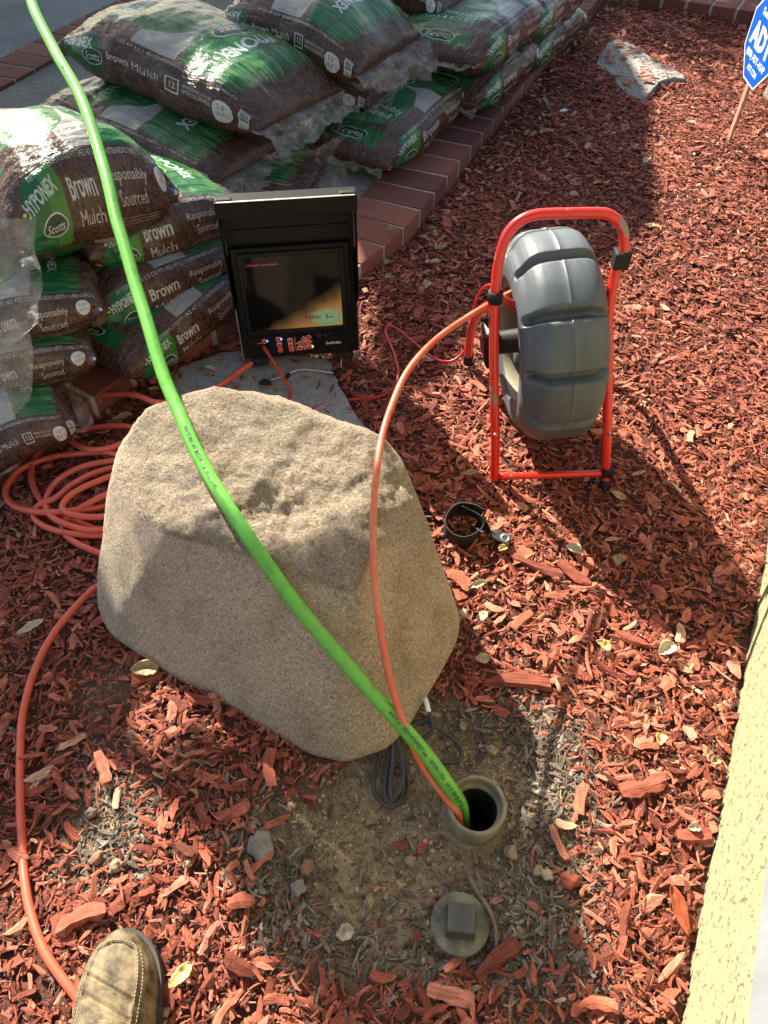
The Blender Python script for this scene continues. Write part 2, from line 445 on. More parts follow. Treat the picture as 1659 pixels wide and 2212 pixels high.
# side A rows 400..800
g0 = 400
sd = (yy >= 400) & (yy < 800)
paint(sd & (xx > 60) & (xx < 400) & (abs(yy - 640) < 115 - np.maximum(0, xx - 330) * .6), GREEN)
draw_text('HYPONEX', 205, 690, 78, 270, 0, offset=.04)
paint(ell(330, 610, 74, 40), WHT); paint(ell(330, 610, 69, 36), DKG); draw_text('Scotts', 330, 610, 38, 105, 0, shear=.3)
draw_text('Brown', 510, 640, 42, 125, 0, offset=.012, a=.8); draw_text('Mulch', 645, 640, 42, 115, 0, a=.65)
paint(sd & (abs(xx - 780) < 38) & (abs(yy - 640) < 38), WHT); paint(sd & (abs(xx - 780) < 32) & (abs(yy - 640) < 32), (.08, .045, .035))
draw_text('12', 780, 638, 34, 42, 0)
draw_text('YEAR LONG COLOR', 920, 655, 20, 170, 0); draw_text('WITH COLORSHIELD', 920, 625, 20, 170, 0)
circle15(1075, 620, 62); barcode(1165, 545, 62, 160)
draw_text('NET CONTENTS 1.5 CU FT (42.47 L) / CONTENIDO NETO 1.5 PIES CUBICOS', 640, 770, 22, 1000, 0, a=.8)
# side B rows 0..400
sd = yy < 400
paint(sd & (abs(yy - 200) < 185) & (xx > 90 + abs(yy - 120) * .45) & (xx < 420 - abs(yy - 260) * .12), GREEN)
paint(sd & (abs(yy - 200) < 185) & (xx > 300) & (xx < 420 - abs(yy - 260) * .12), LIME, .45)
draw_text('HYPONEX', 270, 270, 74, 225, 8, offset=.035, a=.8)
paint(ell(300, 150, 82, 46), WHT); paint(ell(300, 150, 76, 41), DKG); draw_text('Scotts', 300, 150, 44, 118, 0, shear=.3)
paint(ell(145, 235, 22, 22), DKG); paint(ell(145, 240, 12, 10), (.75, .5, .05))
draw_text('Brown', 545, 235, 70, 185, 0, offset=.016, a=.8); draw_text('Mulch', 555, 140, 70, 175, 0, a=.65)
draw_text('Responsibly', 850, 250, 48, 260, 0, a=.7); draw_text('Sourced', 860, 180, 48, 175, 0, a=.6)
for k in range(3): draw_text('100% recycled forest products', 870, 105 - k * 16, 9, 280, 0, a=.55)
circle15(1110, 255, 62)
paint(sd & (xx > 1215) & (xx < 1265) & (yy > 180) & (yy < 225), (.02, .18, .6)); paint(sd & (xx > 1240) & (xx < 1268) & (yy > 180) & (yy < 225), WHT)
paint(sd & (xx > 62) & (xx < 92) & (yy > 30) & (yy < 60), (.7, .55, .05))
draw_text('NET CONTENTS 1.5 CU FT (42.47 L) / CONTENIDO NETO 1.5 PIES CUBICOS', 740, 365, 34, 980, 0, a=.8)
img = bpy.data.images.new('bag_artwork', AW, AH)
enc = np.where(art <= 0.0031308, art * 12.92, 1.055 * np.clip(art, 0, 1) ** (1 / 2.4) - 0.055)
px_ = np.ones((AH, AW, 4), np.float32); px_[..., :3] = enc
img.pixels.foreach_set(px_.ravel()); img.pack()
t = NT('printed_mulch_bag_film')
im = t.n('TexImage'); im.image = img; uvn = t.n('UVMap'); uvn.uv_map = 'UVMap'; t.l(uvn.outputs[0], im.inputs[0])
v = t.coord('Object'); vs_ = t.coord('Object', (5, 40, 22)); vl = t.coord('Object', (9, 30, 12))
w1 = t.noise(vs_, 1.6, 5, 0.6); w2 = t.noise(v, 26, 7, 0.62); w3 = t.noise(vl, 5.0, 4, 0.6)
dirt = t.noise(v, 7, 8, 0.7)
t.base(t.mix(t.ramp(dirt, [(0.52, 0.0), (0.82, 0.3)]), im.outputs[0], (0.30, 0.24, 0.19)))
t.set(Roughness=0.24); t.b.inputs['Specular IOR Level'].default_value = .35; t.b.inputs['Coat Weight'].default_value = 0.25; t.b.inputs['Coat Roughness'].default_value = 0.10
b1 = t.bump(w1, 0.85, 0.012); b2 = t.bump(w3, 0.6, 0.005, b1); t.bump(w2, 0.45, 0.006, b2)
M['bag'] = t.m

# ------------------------------------------------------------------ ground height and regions (world XY)
PIPE = U(1031, 1737, 0.045); PIPE.z = 0
def inpoly(x, y, poly):
    x = np.asarray(x, float); y = np.asarray(y, float); r = np.zeros(x.shape, bool); n = len(poly)
    for i in range(n):
        x1, y1 = poly[i][0], poly[i][1]; x2, y2 = poly[(i+1) % n][0], poly[(i+1) % n][1]
        if y1 == y2: continue
        c = ((y1 > y) != (y2 > y)) & (x < (x2-x1)*(y-y1)/(y2-y1)+x1)
        r ^= c
    return r
EO = [(1.42, 5.3), (1.1, 4.48), (0.74, 3.72), (0.355, 2.873), (0.10, 2.291), (-0.085, 1.99), (-0.30, 1.80), (-0.50, 1.665), (-0.635, 1.54), (-0.735, 1.40), (-0.83, 1.27), (-0.95, 1.14), (-1.15, 1.02), (-1.5, 0.92), (-2.2, 0.85)]
EOs = catmull([Vector((a, b, 0)) for a, b in EO], 12)
pathpoly = [(p.x, p.y) for p in EOs] + [(-6, .85), (-6, 7), (1.9, 7)]
def smooth_noise(x, y):
    return (0.010 * np.sin(3.1*x + 1.3*y + .7) + 0.008 * np.sin(7.7*x - 5.1*y) + 0.006 * np.sin(13*x + 9*y + 2))
def blob(x, y, cx, cy, rx, ry, rot=0):
    c, s = math.cos(rot), math.sin(rot); dx, dy = x - cx, y - cy
    u = (dx*c + dy*s) / rx; v_ = (-dx*s + dy*c) / ry
    return np.exp(-(u*u + v_*v_))
def g2(px, py):
    p = U(px, py); return p.x, p.y
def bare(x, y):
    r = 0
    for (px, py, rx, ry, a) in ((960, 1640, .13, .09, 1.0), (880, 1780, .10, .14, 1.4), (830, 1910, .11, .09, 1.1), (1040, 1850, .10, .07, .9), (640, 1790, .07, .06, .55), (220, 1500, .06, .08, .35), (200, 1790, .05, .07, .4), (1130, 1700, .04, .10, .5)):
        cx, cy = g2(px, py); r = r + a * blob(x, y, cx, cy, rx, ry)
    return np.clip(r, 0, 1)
def oldm(x, y):
    r = 0
    for (px, py, rx, ry, a) in ((1180, 1630, .055, .10, 1.3), (1110, 1930, .07, .12, 1.0), (850, 2010, .15, .045, .9), (620, 1950, .07, .08, .4), (960, 1790, .18, .16, .3), (560, 1800, .06, .08, .5), (250, 1780, .08, .08, .5), (1000, 1560, .12, .04, .6), (1240, 2000, .04, .12, .35)):
        cx, cy = g2(px, py); r = r + a * blob(x, y, cx, cy, rx, ry)
    return np.clip(r, 0, 1)
def gz(x, y):
    x = np.asarray(x, float); y = np.asarray(y, float)
    return smooth_noise(x, y) - 0.022 * bare(x, y) - 0.008
def gz1(x, y): return float(gz(np.array([x]), np.array([y]))[0])

# ground sheet
xs = np.unique(np.concatenate([np.linspace(-40, -3, 10), np.arange(-3, 3, .05), np.arange(PIPE.x-.12, PIPE.x+.12, .012), np.linspace(3, 40, 10)]))
ys = np.unique(np.concatenate([np.linspace(-20, -.6, 6), np.arange(-.6, 6, .05), np.arange(PIPE.y-.12, PIPE.y+.12, .012), np.linspace(6, 60, 10)]))
X, Y = np.meshgrid(xs, ys); Zg = gz(X, Y)
d = np.hypot(X - PIPE.x, Y - PIPE.y); RP = 0.046
push = d < RP - .001
fac = np.where(push, (RP - .003) / np.maximum(d, 1e-4), 1)
X2 = PIPE.x + (X - PIPE.x) * fac; Y2 = PIPE.y + (Y - PIPE.y) * fac
nx = len(xs)
idx = np.arange(X.size).reshape(X.shape)
q = np.stack([idx[:-1, :-1], idx[:-1, 1:], idx[1:, 1:], idx[1:, :-1]], -1).reshape(-1, 4)
allp = push.ravel()[q].all(1)
q = q[~allp]
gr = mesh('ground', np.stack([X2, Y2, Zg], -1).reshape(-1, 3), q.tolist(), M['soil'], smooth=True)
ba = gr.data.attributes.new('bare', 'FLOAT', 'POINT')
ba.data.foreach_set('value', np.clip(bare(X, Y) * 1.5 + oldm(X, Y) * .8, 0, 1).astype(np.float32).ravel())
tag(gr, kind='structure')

# ------------------------------------------------------------------ walkway, brick edging, driveway
def offset_curve(pts, d):
    out = []
    for i, p in enumerate(pts):
        T = (pts[min(i+1, len(pts)-1)] - pts[max(i-1, 0)]).normalized()
        out.append(p + Vector((T.y, -T.x, 0)) * d)
    return out
def resample(pts, step, gap0=0):
    L = [0]
    for a, b in zip(pts, pts[1:]): L.append(L[-1] + (b - a).length)
    n = int(L[-1] / step); out = []
    j = 0
    for i in range(n + 1):
        s = i * step
        while j < len(L) - 2 and L[j+1] < s: j += 1
        out.append(pts[j].lerp(pts[j+1], (s - L[j]) / max(1e-9, L[j+1] - L[j])))
    return out
def brick_mesh(l, w, h, seed):
    rr = random.Random(seed)
    bm = bmesh.new(); bm_box(bm, (0, 0, 0), (l, w, h), bevel=0.004)
    for v_ in bm.verts: v_.co += Vector((rr.uniform(-1, 1), rr.uniform(-1, 1), rr.uniform(-1, 1))) * .0012
    me = bpy.data.meshes.new('brick'); bm.to_mesh(me); bm.free(); me.materials.append(M['brick']); return me
bricks = [brick_mesh(.225, .115, .085, k) for k in range(6)]
def edging(name, label, curve, side, top, step=.129):
    root = empty(name, (0, 0, 0)); tag(root, label, 'brick edging')
    rs = resample(curve, step)
    for i in range(len(rs) - 1):
        c = (rs[i] + rs[i+1]) / 2; T = (rs[i+1] - rs[i]).normalized(); N = Vector((T.y, -T.x, 0)) * side
        o = bpy.data.objects.new('brick', bricks[i % 6])
        ctr = c + N * .1175
        o.location = (ctr.x, ctr.y, top - .0425 + random.uniform(-.001, .001))
        o.rotation_euler = (random.uniform(-.004, .004), random.uniform(-.006, .006), math.atan2(N.y, N.x) + random.uniform(-.012, .012))
        link(o, root)
    # mortar bed
    a = offset_curve(curve, side * .008); b = offset_curve(curve, side * .232)
    vs, fs = [], []
    n = len(a)
    for p, q_ in zip(a, b):
        for zz in (top - .0045, top - .10):
            vs.append((p.x, p.y, zz)); vs.append((q_.x, q_.y, zz))
    for i in range(n - 1):
        k = i * 4; m = k + 4
        fs += [(k, k+1, m+1, m), (k, m, m+2, k+2), (k+1, k+3, m+3, m+1)]
    mesh('mortar', vs, fs, M['mortar'], root)
    return root
BT = 0.062
edging('brick_edging', 'curved single row of red bricks on edge between the mulch bed and the walkway', EOs, 1, BT)
FE = [U(-900, 560, BT), U(-300, 345, BT), U(-60, 222, BT), U(0, 190, BT), U(50, 163, BT), U(150, 108, BT), U(250, 55, BT), U(350, 5, BT), U(560, -90, BT)]
FEs = catmull([Vector((p.x, p.y, 0)) for p in FE], 8)
edging('brick_edging', 'row of red bricks along the grey driveway behind the green hose, upper left', FEs, -1, BT)
FR = [U(1380, -14, .05), U(1500, 6, .05), U(1590, 20, .05), U(1700, 36, .05), U(1900, 60, .05)]
FRs = catmull([Vector((p.x, p.y, 0)) for p in FR], 8)
edging('brick_edging', 'sunlit pink bricks at the far end of the mulch bed behind the blue sign', FRs, -1, .05)
# walkway sheet
inn = offset_curve(EOs, .232)
far = offset_curve(FEs, .002)
fanv = [(p.x, p.y, BT - .012) for p in inn] + [(-3.2, 1.1, BT - .012)]
vs = fanv + [(p.x, p.y, BT - .012) for p in far] + [(1.3, 6.6, BT - .012)]
bm = bmesh.new(); f = bm.faces.new([bm.verts.new(v_) for v_ in vs]); bmesh.ops.triangulate(bm, faces=[f])
tag(bm_obj('walkway', bm, M['aggregate']), kind='structure')
dv = offset_curve(FEs, -.233)
vs = [(p.x, p.y, BT - .008) for p in dv] + [(-1.5, 9, BT - .008), (-12, 9, BT - .008), (-12, 1, BT - .008)]
bm = bmesh.new(); f = bm.faces.new([bm.verts.new(v_) for v_ in vs]); bmesh.ops.triangulate(bm, faces=[f])
tag(bm_obj('driveway', bm, M['drive']), kind='structure')

# flagstones
def flag(label, pts, h):
    P = [U(x, y, h) for x, y in pts]
    cc = sum(P, Vector()) / len(P)
    ring = catmull(P + [P[0]], 4)[:-1]
    ring = [p + Vector((random.uniform(-.006, .006), random.uniform(-.006, .006), 0)) for p in ring]
    vs = []; n = len(ring)
    for z, k in ((h, .985), (h - .006, 1.0), (h - .05, 1.0)):
        for p in ring:
            q_ = cc + (p - cc) * k; vs.append((q_.x, q_.y, z))
    fs = [tuple(range(n))]
    for L in (0, 1):
        for i in range(n):
            a, b = L*n+i, L*n+(i+1) % n; fs.append((a, a+n, b+n, b))
    o = mesh('stepping_stone', vs, fs, M['flag']); tag(o, label, 'stepping stone'); return [(p.x, p.y) for p in ring]
fl1 = flag('grey flat stepping stone under the monitor stand, behind the boulder', [(352, 818), (430, 776), (530, 758), (640, 765), (708, 775), (722, 805), (748, 862), (792, 944), (700, 960), (520, 930), (400, 880)], .022)
fl2 = flag('grey flat stepping stone strewn with chips in the far mulch, half in sunlight', [(1320, 88), (1344, 85), (1390, 112), (1424, 134), (1486, 168), (1440, 170), (1412, 190), (1384, 212), (1337, 188), (1323, 160), (1291, 137), (1300, 108)], .017)

# ------------------------------------------------------------------ house wall on the right, white trim
W0 = U(1470, 2212); W1 = U(1659, 1190)
wd = (W1 - W0).normalized(); wnrm = Vector((-wd.y, wd.x, 0))
wall = empty('stucco_wall', (W0.x, W0.y, 0)); tag(wall, 'cream stucco house wall with pitted dash finish along the right edge', 'wall')
def wp(s, h, off=0.0): return wd * s + wnrm * off + Vector((0, 0, h))
bm = bmesh.new()
NX, NZ = 170, 130
L0, L1, HT = -.9, 1.25, 1.6
gv = {}
for i in range(NX + 1):
    for j in range(NZ + 1):
        s = L0 + (L1 - L0) * i / NX; h = -.05 + (HT + .05) * j / NZ
        nn = noise.noise(Vector((s * 45, h * 45, 3))) * .0018 + noise.noise(Vector((s * 14, h * 14, 9))) * .002
        gv[i, j] = bm.verts.new(wp(s, h, nn))
for i in range(NX):
    for j in range(NZ):
        bm.faces.new((gv[i, j], gv[i+1, j], gv[i+1, j+1], gv[i, j+1]))
bm_obj('stucco_face', bm, M['stucco'], wall, True)
bm = bmesh.new(); Mw = Matrix.Rotation(math.atan2(wd.y, wd.x), 4, 'Z')
bm_box(bm, ((L0 + L1) / 2, -.09, HT / 2 - .06), (L1 - L0, .17, HT), Mw)
bm_obj('wall_core', bm, M['stucco'], wall)
def hitwall(px, py, off=0):
    dr = ray(px, py); o = Vector((0, 0, HC)); pw = W0 + wnrm * off; pw.z = 0
    tt = (pw - o).dot(wnrm) / dr.dot(wnrm); p = o + dr * tt
    return (p - W0).dot(wd), p.z
a_, b_ = hitwall(1649, 1915, .03), hitwall(1613, 2212, .03)
print('trim', a_, b_)
sl0 = (a_[0] + b_[0]) / 2
bm = bmesh.new(); hlow = min(a_[1], b_[1]) ; 
s_a, h_a = a_; s_b, h_b = b_
ang = math.atan2(h_a - h_b, s_a - s_b)
Mt = Mw @ Matrix.Translation(((s_a + s_b) / 2, .015, (h_a + h_b) / 2)) @ Matrix.Rotation(-ang, 4, 'Y')
bm_box(bm, (0, 0, .05), (1.0, .03, .10), Mt, bevel=.002)
tr_ = bm_obj('window_trim', bm, M['white'], loc=(W0.x, W0.y, 0)); tag(tr_, 'white painted trim board on the cream wall at the lower right corner', 'trim')

# ------------------------------------------------------------------ boulder
hullpts = []
def hp(x, y, h): hullpts.append(U(x, y, h))
for x, y, h in [(207, 1325, .02), (230, 1376, .0), (300, 1414, -.01), (400, 1457, -.01), (560, 1568, -.01), (680, 1647, .0), (745, 1662, .005), (835, 1632, .01), (890, 1578, .02), (960, 1455, .03), (992, 1400, .04), (1000, 1345, .06),
                (208, 1240, .10), (222, 1110, .22), (228, 1045, .27), (245, 965, .32), (292, 895, .37), (345, 862, .40), (400, 845, .42), (450, 828, .44), (510, 836, .43), (560, 862, .41), (600, 884, .40),
                (660, 897, .395), (720, 925, .385), (790, 942, .375), (838, 950, .365), (872, 992, .335), (905, 1075, .29), (930, 1160, .24), (955, 1245, .17), (985, 1310, .10),
                (300, 1105, .30), (365, 1150, .315), (474, 1178, .335), (579, 1196, .34), (640, 1228, .33), (712, 1262, .315), (765, 1268, .31), (795, 1205, .32), (830, 1130, .325)]:
    hp(x, y, h)
cc = sum(hullpts, Vector()) / len(hullpts)
for p in [(-.50, 1.10, 0), (-.22, 1.22, 0), (.03, 1.12, 0), (.09, .95, 0), (-.42, 1.12, .25), (-.18, 1.18, .25), (.0, 1.06, .25)]: hullpts.append(Vector(p))
bm = bmesh.new()
for p in hullpts: bm.verts.new(p)
bmesh.ops.convex_hull(bm, input=bm.verts)
bmesh.ops.triangulate(bm, faces=bm.faces)
hb = BVHTree.FromBMesh(bm)
bm.free()
ctr = Vector((-.17, .86, .14))
NU, NV = 260, 170
PR = Vector((.25, .9, -.35)).normalized().to_track_quat('Z', 'Y').to_matrix()
rad = np.zeros((NV + 1, NU)); dirs = np.zeros((NV + 1, NU, 3))
for j in range(NV + 1):
    th = math.pi * j / NV
    for i in range(NU):
        ph = 2 * math.pi * i / NU
        dr = PR @ Vector((math.sin(th) * math.cos(ph), math.sin(th) * math.sin(ph), math.cos(th)))
        h_ = hb.ray_cast(ctr, dr)
        rad[j, i] = h_[3] if h_[0] else .2; dirs[j, i] = dr
r0 = rad.copy()
for it in range(5):
    rp = np.vstack([rad[:1], rad, rad[-1:]])
    rad = (rad * 2 + np.roll(rad, 1, 1) + np.roll(rad, -1, 1) + rp[:-2] + rp[2:]) / 6
pos = dirs * rad[..., None] + np.array(ctr)
# normals estimate
du = np.roll(pos, -1, 1) - np.roll(pos, 1, 1)
dvv = np.zeros_like(pos); dvv[1:-1] = pos[2:] - pos[:-2]; dvv[0] = pos[1]-pos[0]; dvv[-1] = pos[-1]-pos[-2]
nr = np.cross(dvv, du); nl = np.linalg.norm(nr, axis=2, keepdims=True); nr = nr / np.maximum(nl, 1e-9)
nr *= np.sign((nr * dirs).sum(2, keepdims=True) + 1e-12)
topw = np.clip((nr[..., 2] - .45) / .3, 0, 1)
RAMP = np.zeros((NV + 1, NU))
for j in range(NV + 1):
    for i in range(NU):
        p = Vector(pos[j, i]); w = topw[j, i]
        a = noise.fractal(p * 9 + Vector((3, 1, 2)), .75, 2.2, 6)
        b = noise.noise(p * 5.0 + Vector((8, 0, 4)))
        c3 = noise.ridged_multi_fractal(p * 11 + Vector((1, 5, 2)), .9, 2.2, 4, 1.0, 2.0)
        dsp = w * (a * .014 + b * .006 - (max(0, c3 - 1.4)) * .003) + (1 - w) * (noise.fractal(p * 14, 1, 2, 4) * .0022 + b * .006)
        pos[j, i] += dirs[j, i] * dsp
vs = pos.reshape(-1, 3).tolist()
fs = []
for j in range(NV):
    for i in range(NU):
        a, b = j * NU + i, j * NU + (i + 1) % NU
        fs.append((a, a + NU, b + NU, b))
rock = mesh('boulder', vs, fs, M['rock'], smooth=True)
ra = rock.data.attributes.new('rough_top', 'FLOAT', 'POINT')
ra.data.foreach_set('value', topw.astype(np.float32).ravel())
tag(rock, 'large tan sandstone boulder with a rough top, lying in the mulch in the middle', 'boulder')
rbvh = BVHTree.FromPolygons([Vector(v_) for v_ in vs], fs)
def rockz(px, py):
    dr = ray(px, py).normalized(); h_ = rbvh.ray_cast(Vector((0, 0, HC)), dr)
    if h_[0] is None: return None
    fw = Vector((0, math.cos(PT), -math.sin(PT)))
    return (h_[0] - Vector((0, 0, HC))).dot(fw)

# ------------------------------------------------------------------ pipe and plug
pr = empty('cleanout_pipe', (PIPE.x, PIPE.y, 0)); tag(pr, 'open round sewer cleanout pipe set in bare soil, hoses feeding into it', 'pipe')
bm = bmesh.new()
RT = .045
lathe(bm, [(.0435, -.06), (.046, -.03), (.048, .005), (.0495, RT - .004), (.0485, RT), (.0435, RT), (.0428, RT - .002), (.0418, RT - .008), (.0424, RT - .011), (.0416, RT - .014), (.0422, RT - .017), (.041, RT - .022), (.037, RT - .024), (.0365, RT - .030)], 48)
bm_obj('pipe_rim', bm, M['pvc'], pr, True)
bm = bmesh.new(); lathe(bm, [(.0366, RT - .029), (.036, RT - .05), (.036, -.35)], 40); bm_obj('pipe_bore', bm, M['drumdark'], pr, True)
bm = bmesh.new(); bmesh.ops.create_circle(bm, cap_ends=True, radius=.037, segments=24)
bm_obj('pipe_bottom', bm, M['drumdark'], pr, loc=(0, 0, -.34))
PL = U(992, 2002, .0)
pg = empty('cleanout_plug', (PL.x, PL.y, gz1(PL.x, PL.y) + .012), Matrix.Rotation(R_(-4), 3, 'X') @ Matrix.Rotation(R_(-6), 3, 'Z')); tag(pg, 'round grey cleanout plug with a raised square lug lying in old mulch', 'plug')
bm = bmesh.new()
rg = lathe(bm, [(.0, 0), (.041, 0), (.0425, .004), (.0425, .010), (.0445, .011), (.0455, .014), (.0455, .020), (.044, .0225), (.03, .0232), (0, .0232)], 48)
bm_obj('plug_disc', bm, M['plug'], pg, True)
bm = bmesh.new(); bm_box(bm, (0, 0, .036), (.046, .046, .028), bevel=.0025)
for v_ in bm.verts:
    if v_.co.z > .035: v_.co.x *= .9; v_.co.y *= .9
bm_obj('square_lug', bm, M['pluglug'], pg)

# ------------------------------------------------------------------ hoses and cables
def hose_print(text, path, r, side, start, size, mat, parent, up=1):
    L = [0]
    for a, b in zip(path, path[1:]): L.append(L[-1] + (b - a).length)
    V, T, wdt = text_mesh(text, .012, 0, 1)
    vs = []
    for (x, y) in V:
        s = start + x * size * .62; y = (y - .36) * size
        j = min(max(np.searchsorted(L, s) - 1, 0), len(path) - 2)
        f_ = (s - L[j]) / max(1e-9, L[j+1] - L[j]); p = path[j].lerp(path[j+1], min(max(f_, 0), 1))
        Tn = (path[j+1] - path[j]).normalized()
        toc = (Vector((0, 0, HC)) - p) if side is None else side
        N = (toc - Tn * toc.dot(Tn)).normalized(); B = N.cross(Tn)
        a = y / r
        vs.append(p + (N * math.cos(a) + B * math.sin(a) * up) * (r + .0004))
    return mesh('print', vs, T.tolist(), mat, parent)
gh = [(52, -90, 1.76), (66, 0, 1.69), (120, 110, 1.62), (185, 235, 1.54), (224, 360, 1.48), (258, 490, 1.43), (300, 640, 1.385), (345, 790, 1.335)]
pts = [Z(x, y, z) for x, y, z in gh]
for (x, y) in [(388, 890), (432, 985), (497, 1100), (572, 1210)]:
    z = rockz(x, y) or 1.3
    pts.append(Z(x, y, z - .020))
zA = rockz(572, 1210) - .02
pe = Vector((PIPE.x - .018, PIPE.y + .004, -.02)); fw = Vector((0, math.cos(PT), -math.sin(PT)))
zB = (Vector((PIPE.x - .02, PIPE.y + .03, .10)) - Vector((0, 0, HC))).dot(fw)
for k, (x, y) in enumerate([(660, 1328), (760, 1450), (850, 1548), (915, 1625)]):
    f_ = (k + 1) / 4.6; pts.append(Z(x, y, zA * (1 - f_) + zB * f_ - .01 * math.sin(f_ * 3.1)))
pts += [Z(966, 1692, zB - .0), Vector((PIPE.x - .026, PIPE.y + .002, .035)), Vector((PIPE.x - .018, PIPE.y - .006, -.03)), Vector((PIPE.x - .012, PIPE.y - .006, -.16))]
gpath = catmull(pts, 12)
gpath = [p + Vector(noise.noise_vector(p * 7)) * .0035 for p in gpath]
g0_ = empty('jetter_hose', pts[9]); g0_.location = (0, 0, 0); tag(g0_, 'thick bright green jetter hose running over the boulder into the pipe', 'hose')
vs, fs, _ = tube_data(gpath, lambda f_: .0118 + .0006 * f_, 16); mesh('hose_jacket', vs, fs, M['green'], g0_, True)
Lt = sum((b - a).length for a, b in zip(gpath, gpath[1:]))
def slen(px, py):
    best, s, acc = 1e9, 0, 0
    fwd = fw
    for a, b in zip(gpath, gpath[1:]):
        rel = a - Vector((0, 0, HC)); zc = rel.dot(fwd)
        X_ = CX + FP * rel.x / zc; upv = Vector((0, math.sin(PT), math.cos(PT))); Y_ = CY - FP * rel.dot(upv) / zc
        dd = (X_ - px) ** 2 + (Y_ - py) ** 2
        if dd < best: best, s = dd, acc
        acc += (b - a).length
    return s
hose_print('WWW.JETTERSNORTHWEST.com   1-877-901-1936   3/8 ID SEWER JETTER HOSE  4000 PSI WP  MADE IN USA', gpath, .0125, None, slen(838, 1537), .0105, M['ink'], g0_, up=1)
hose_print('4000 PSI MAX WP. MADE IN U.S.A.  001/25  (03:43)', gpath, .0125, None, slen(404, 930), .0105, M['ink'], g0_, up=1)
hose_print('3/8 ID SEWER JETTER HOSE 4000 PSI', gpath, .0122, None, slen(133, 135), .011, M['ink'], g0_, up=1)

# orange push cable: reel -> pipe
pc = [(1128, 620, 1.60), (1085, 642, 1.56), (1010, 685, 1.50), (940, 735, 1.44), (882, 800, 1.38), (845, 880, 1.33), (822, 960, 1.28), (808, 1080, 1.23), (806, 1200, 1.20), (814, 1310, 1.18), (832, 1420, 1.175), (860, 1530, 1.18), (905, 1640, 1.205)]
pp = []
for (x, y, z) in pc:
    rz = rockz(x, y)
    if rz is not None: z = min(z, rz - .012)
    pp.append(Z(x, y, z))
pp += [Z(958, 1718, zB + .012), Vector((PIPE.x - .031, PIPE.y - .012, .03)), Vector((PIPE.x - .026, PIPE.y - .022, -.04)), Vector((PIPE.x - .02, PIPE.y - .02, -.16))]
o = tube('push_cable', pp, .0062, M['push']); tag(o, 'worn orange push cable arching from the grey reel drum down into the pipe', 'cable')

# orange cord: coil left, tail to the boot
def gp(x, y, h=.012):
    p = U(x, y, h); p.z = gz1(p.x, p.y) + h + .012; return p
co = [(560, 785, .03), (520, 812, .03), (470, 850, .03), (400, 880, .02), (343, 884, .05), (300, 866, .06), (255, 857, .05), (205, 857, .04), (164, 878, .03), (146, 910, .03), (146, 940, .04), (164, 963, .05), (199, 976, .06), (240, 973, .06), (290, 955, .06), (340, 935, .05),
      (350, 960, .03), (287, 932, .045), (234, 925, .04), (182, 928, .03), (147, 935, .02), (112, 950, .02), (85, 978, .02), (72, 1010, .02), (72, 1045, .02), (90, 1085, .02), (120, 1115, .02), (170, 1135, .02), (230, 1150, .02), (300, 1120, .02), (310, 1020, .03),
      (240, 985, .05), (170, 985, .045), (110, 992, .03), (50, 1015, .02), (20, 1045, .02), (15, 1075, .02), (40, 1102, .02), (95, 1116, .03), (160, 1112, .035), (230, 1098, .03), (300, 1060, .03), (290, 1000, .04),
      (235, 1003, .05), (180, 1015, .05), (130, 1045, .04), (105, 1085, .03), (112, 1120, .03), (150, 1142, .03), (220, 1150, .03), (300, 1100, .03), (280, 1020, .04), (215, 1025, .05), (160, 1055, .045), (125, 1085, .04), (90, 1100, .03), (78, 1125, .015), (110, 1150, .015), (170, 1162, .02), (240, 1158, .02), (300, 1120, .02),
      (270, 1035, .05), (205, 1050, .055), (155, 1080, .05), (140, 1108, .045), (170, 1122, .045), (230, 1120, .04), (300, 1090, .03), (280, 1060, .05), (220, 1080, .05), (160, 1120, .03), (140, 1150, .015), (160, 1175, .012), (205, 1196, .012), (270, 1215, .01), (290, 1235, .01), (250, 1250, .01),
      (205, 1276, .01), (160, 1318, .01), (110, 1375, .008), (68, 1450, .008), (42, 1540, .006), (36, 1640, .005), (38, 1740, .004), (44, 1820, .004), (50, 1890, .006), (66, 1970, .006), (100, 2060, .006), (165, 2152, .004), (230, 2230, .002), (300, 2330, 0)]
o = tube('extension_cord', [gp(*c_) for c_ in co], .0072, M['orange'], n=8, seg=10); tag(o, 'coral orange cord coiled left of the boulder and trailing down to the boot', 'cord')

# red signal wire: monitor -> reel
rw = [(569, 748, .125), (590, 780, .10), (612, 815, .06), (625, 838, .035), (626, 862, .02), (615, 885, .02), (640, 910, .02), (670, 892, .02), (690, 876, .02), (760, 864, .012), (820, 856, .01), (852, 836, .01), (860, 800, .01), (848, 755, .01), (834, 722, .01), (838, 705, .015), (860, 712, .015), (900, 745, .015), (940, 775, .015), (975, 780, .02), (1005, 755, .05), (1018, 710, .12), (1025, 660, .20), (1042, 625, .26), (1062, 616, .30), (1095, 628, .32)]
o = tube('signal_wire', [(lambda p, h: Vector((p.x, p.y, max(p.z, gz1(p.x, p.y) + .016))))(U(x, y, h), h) for x, y, h in rw], .0036, M['redwire'], n=8, seg=8); tag(o, 'thin red wire looping over the mulch from the monitor to the reel', 'wire')

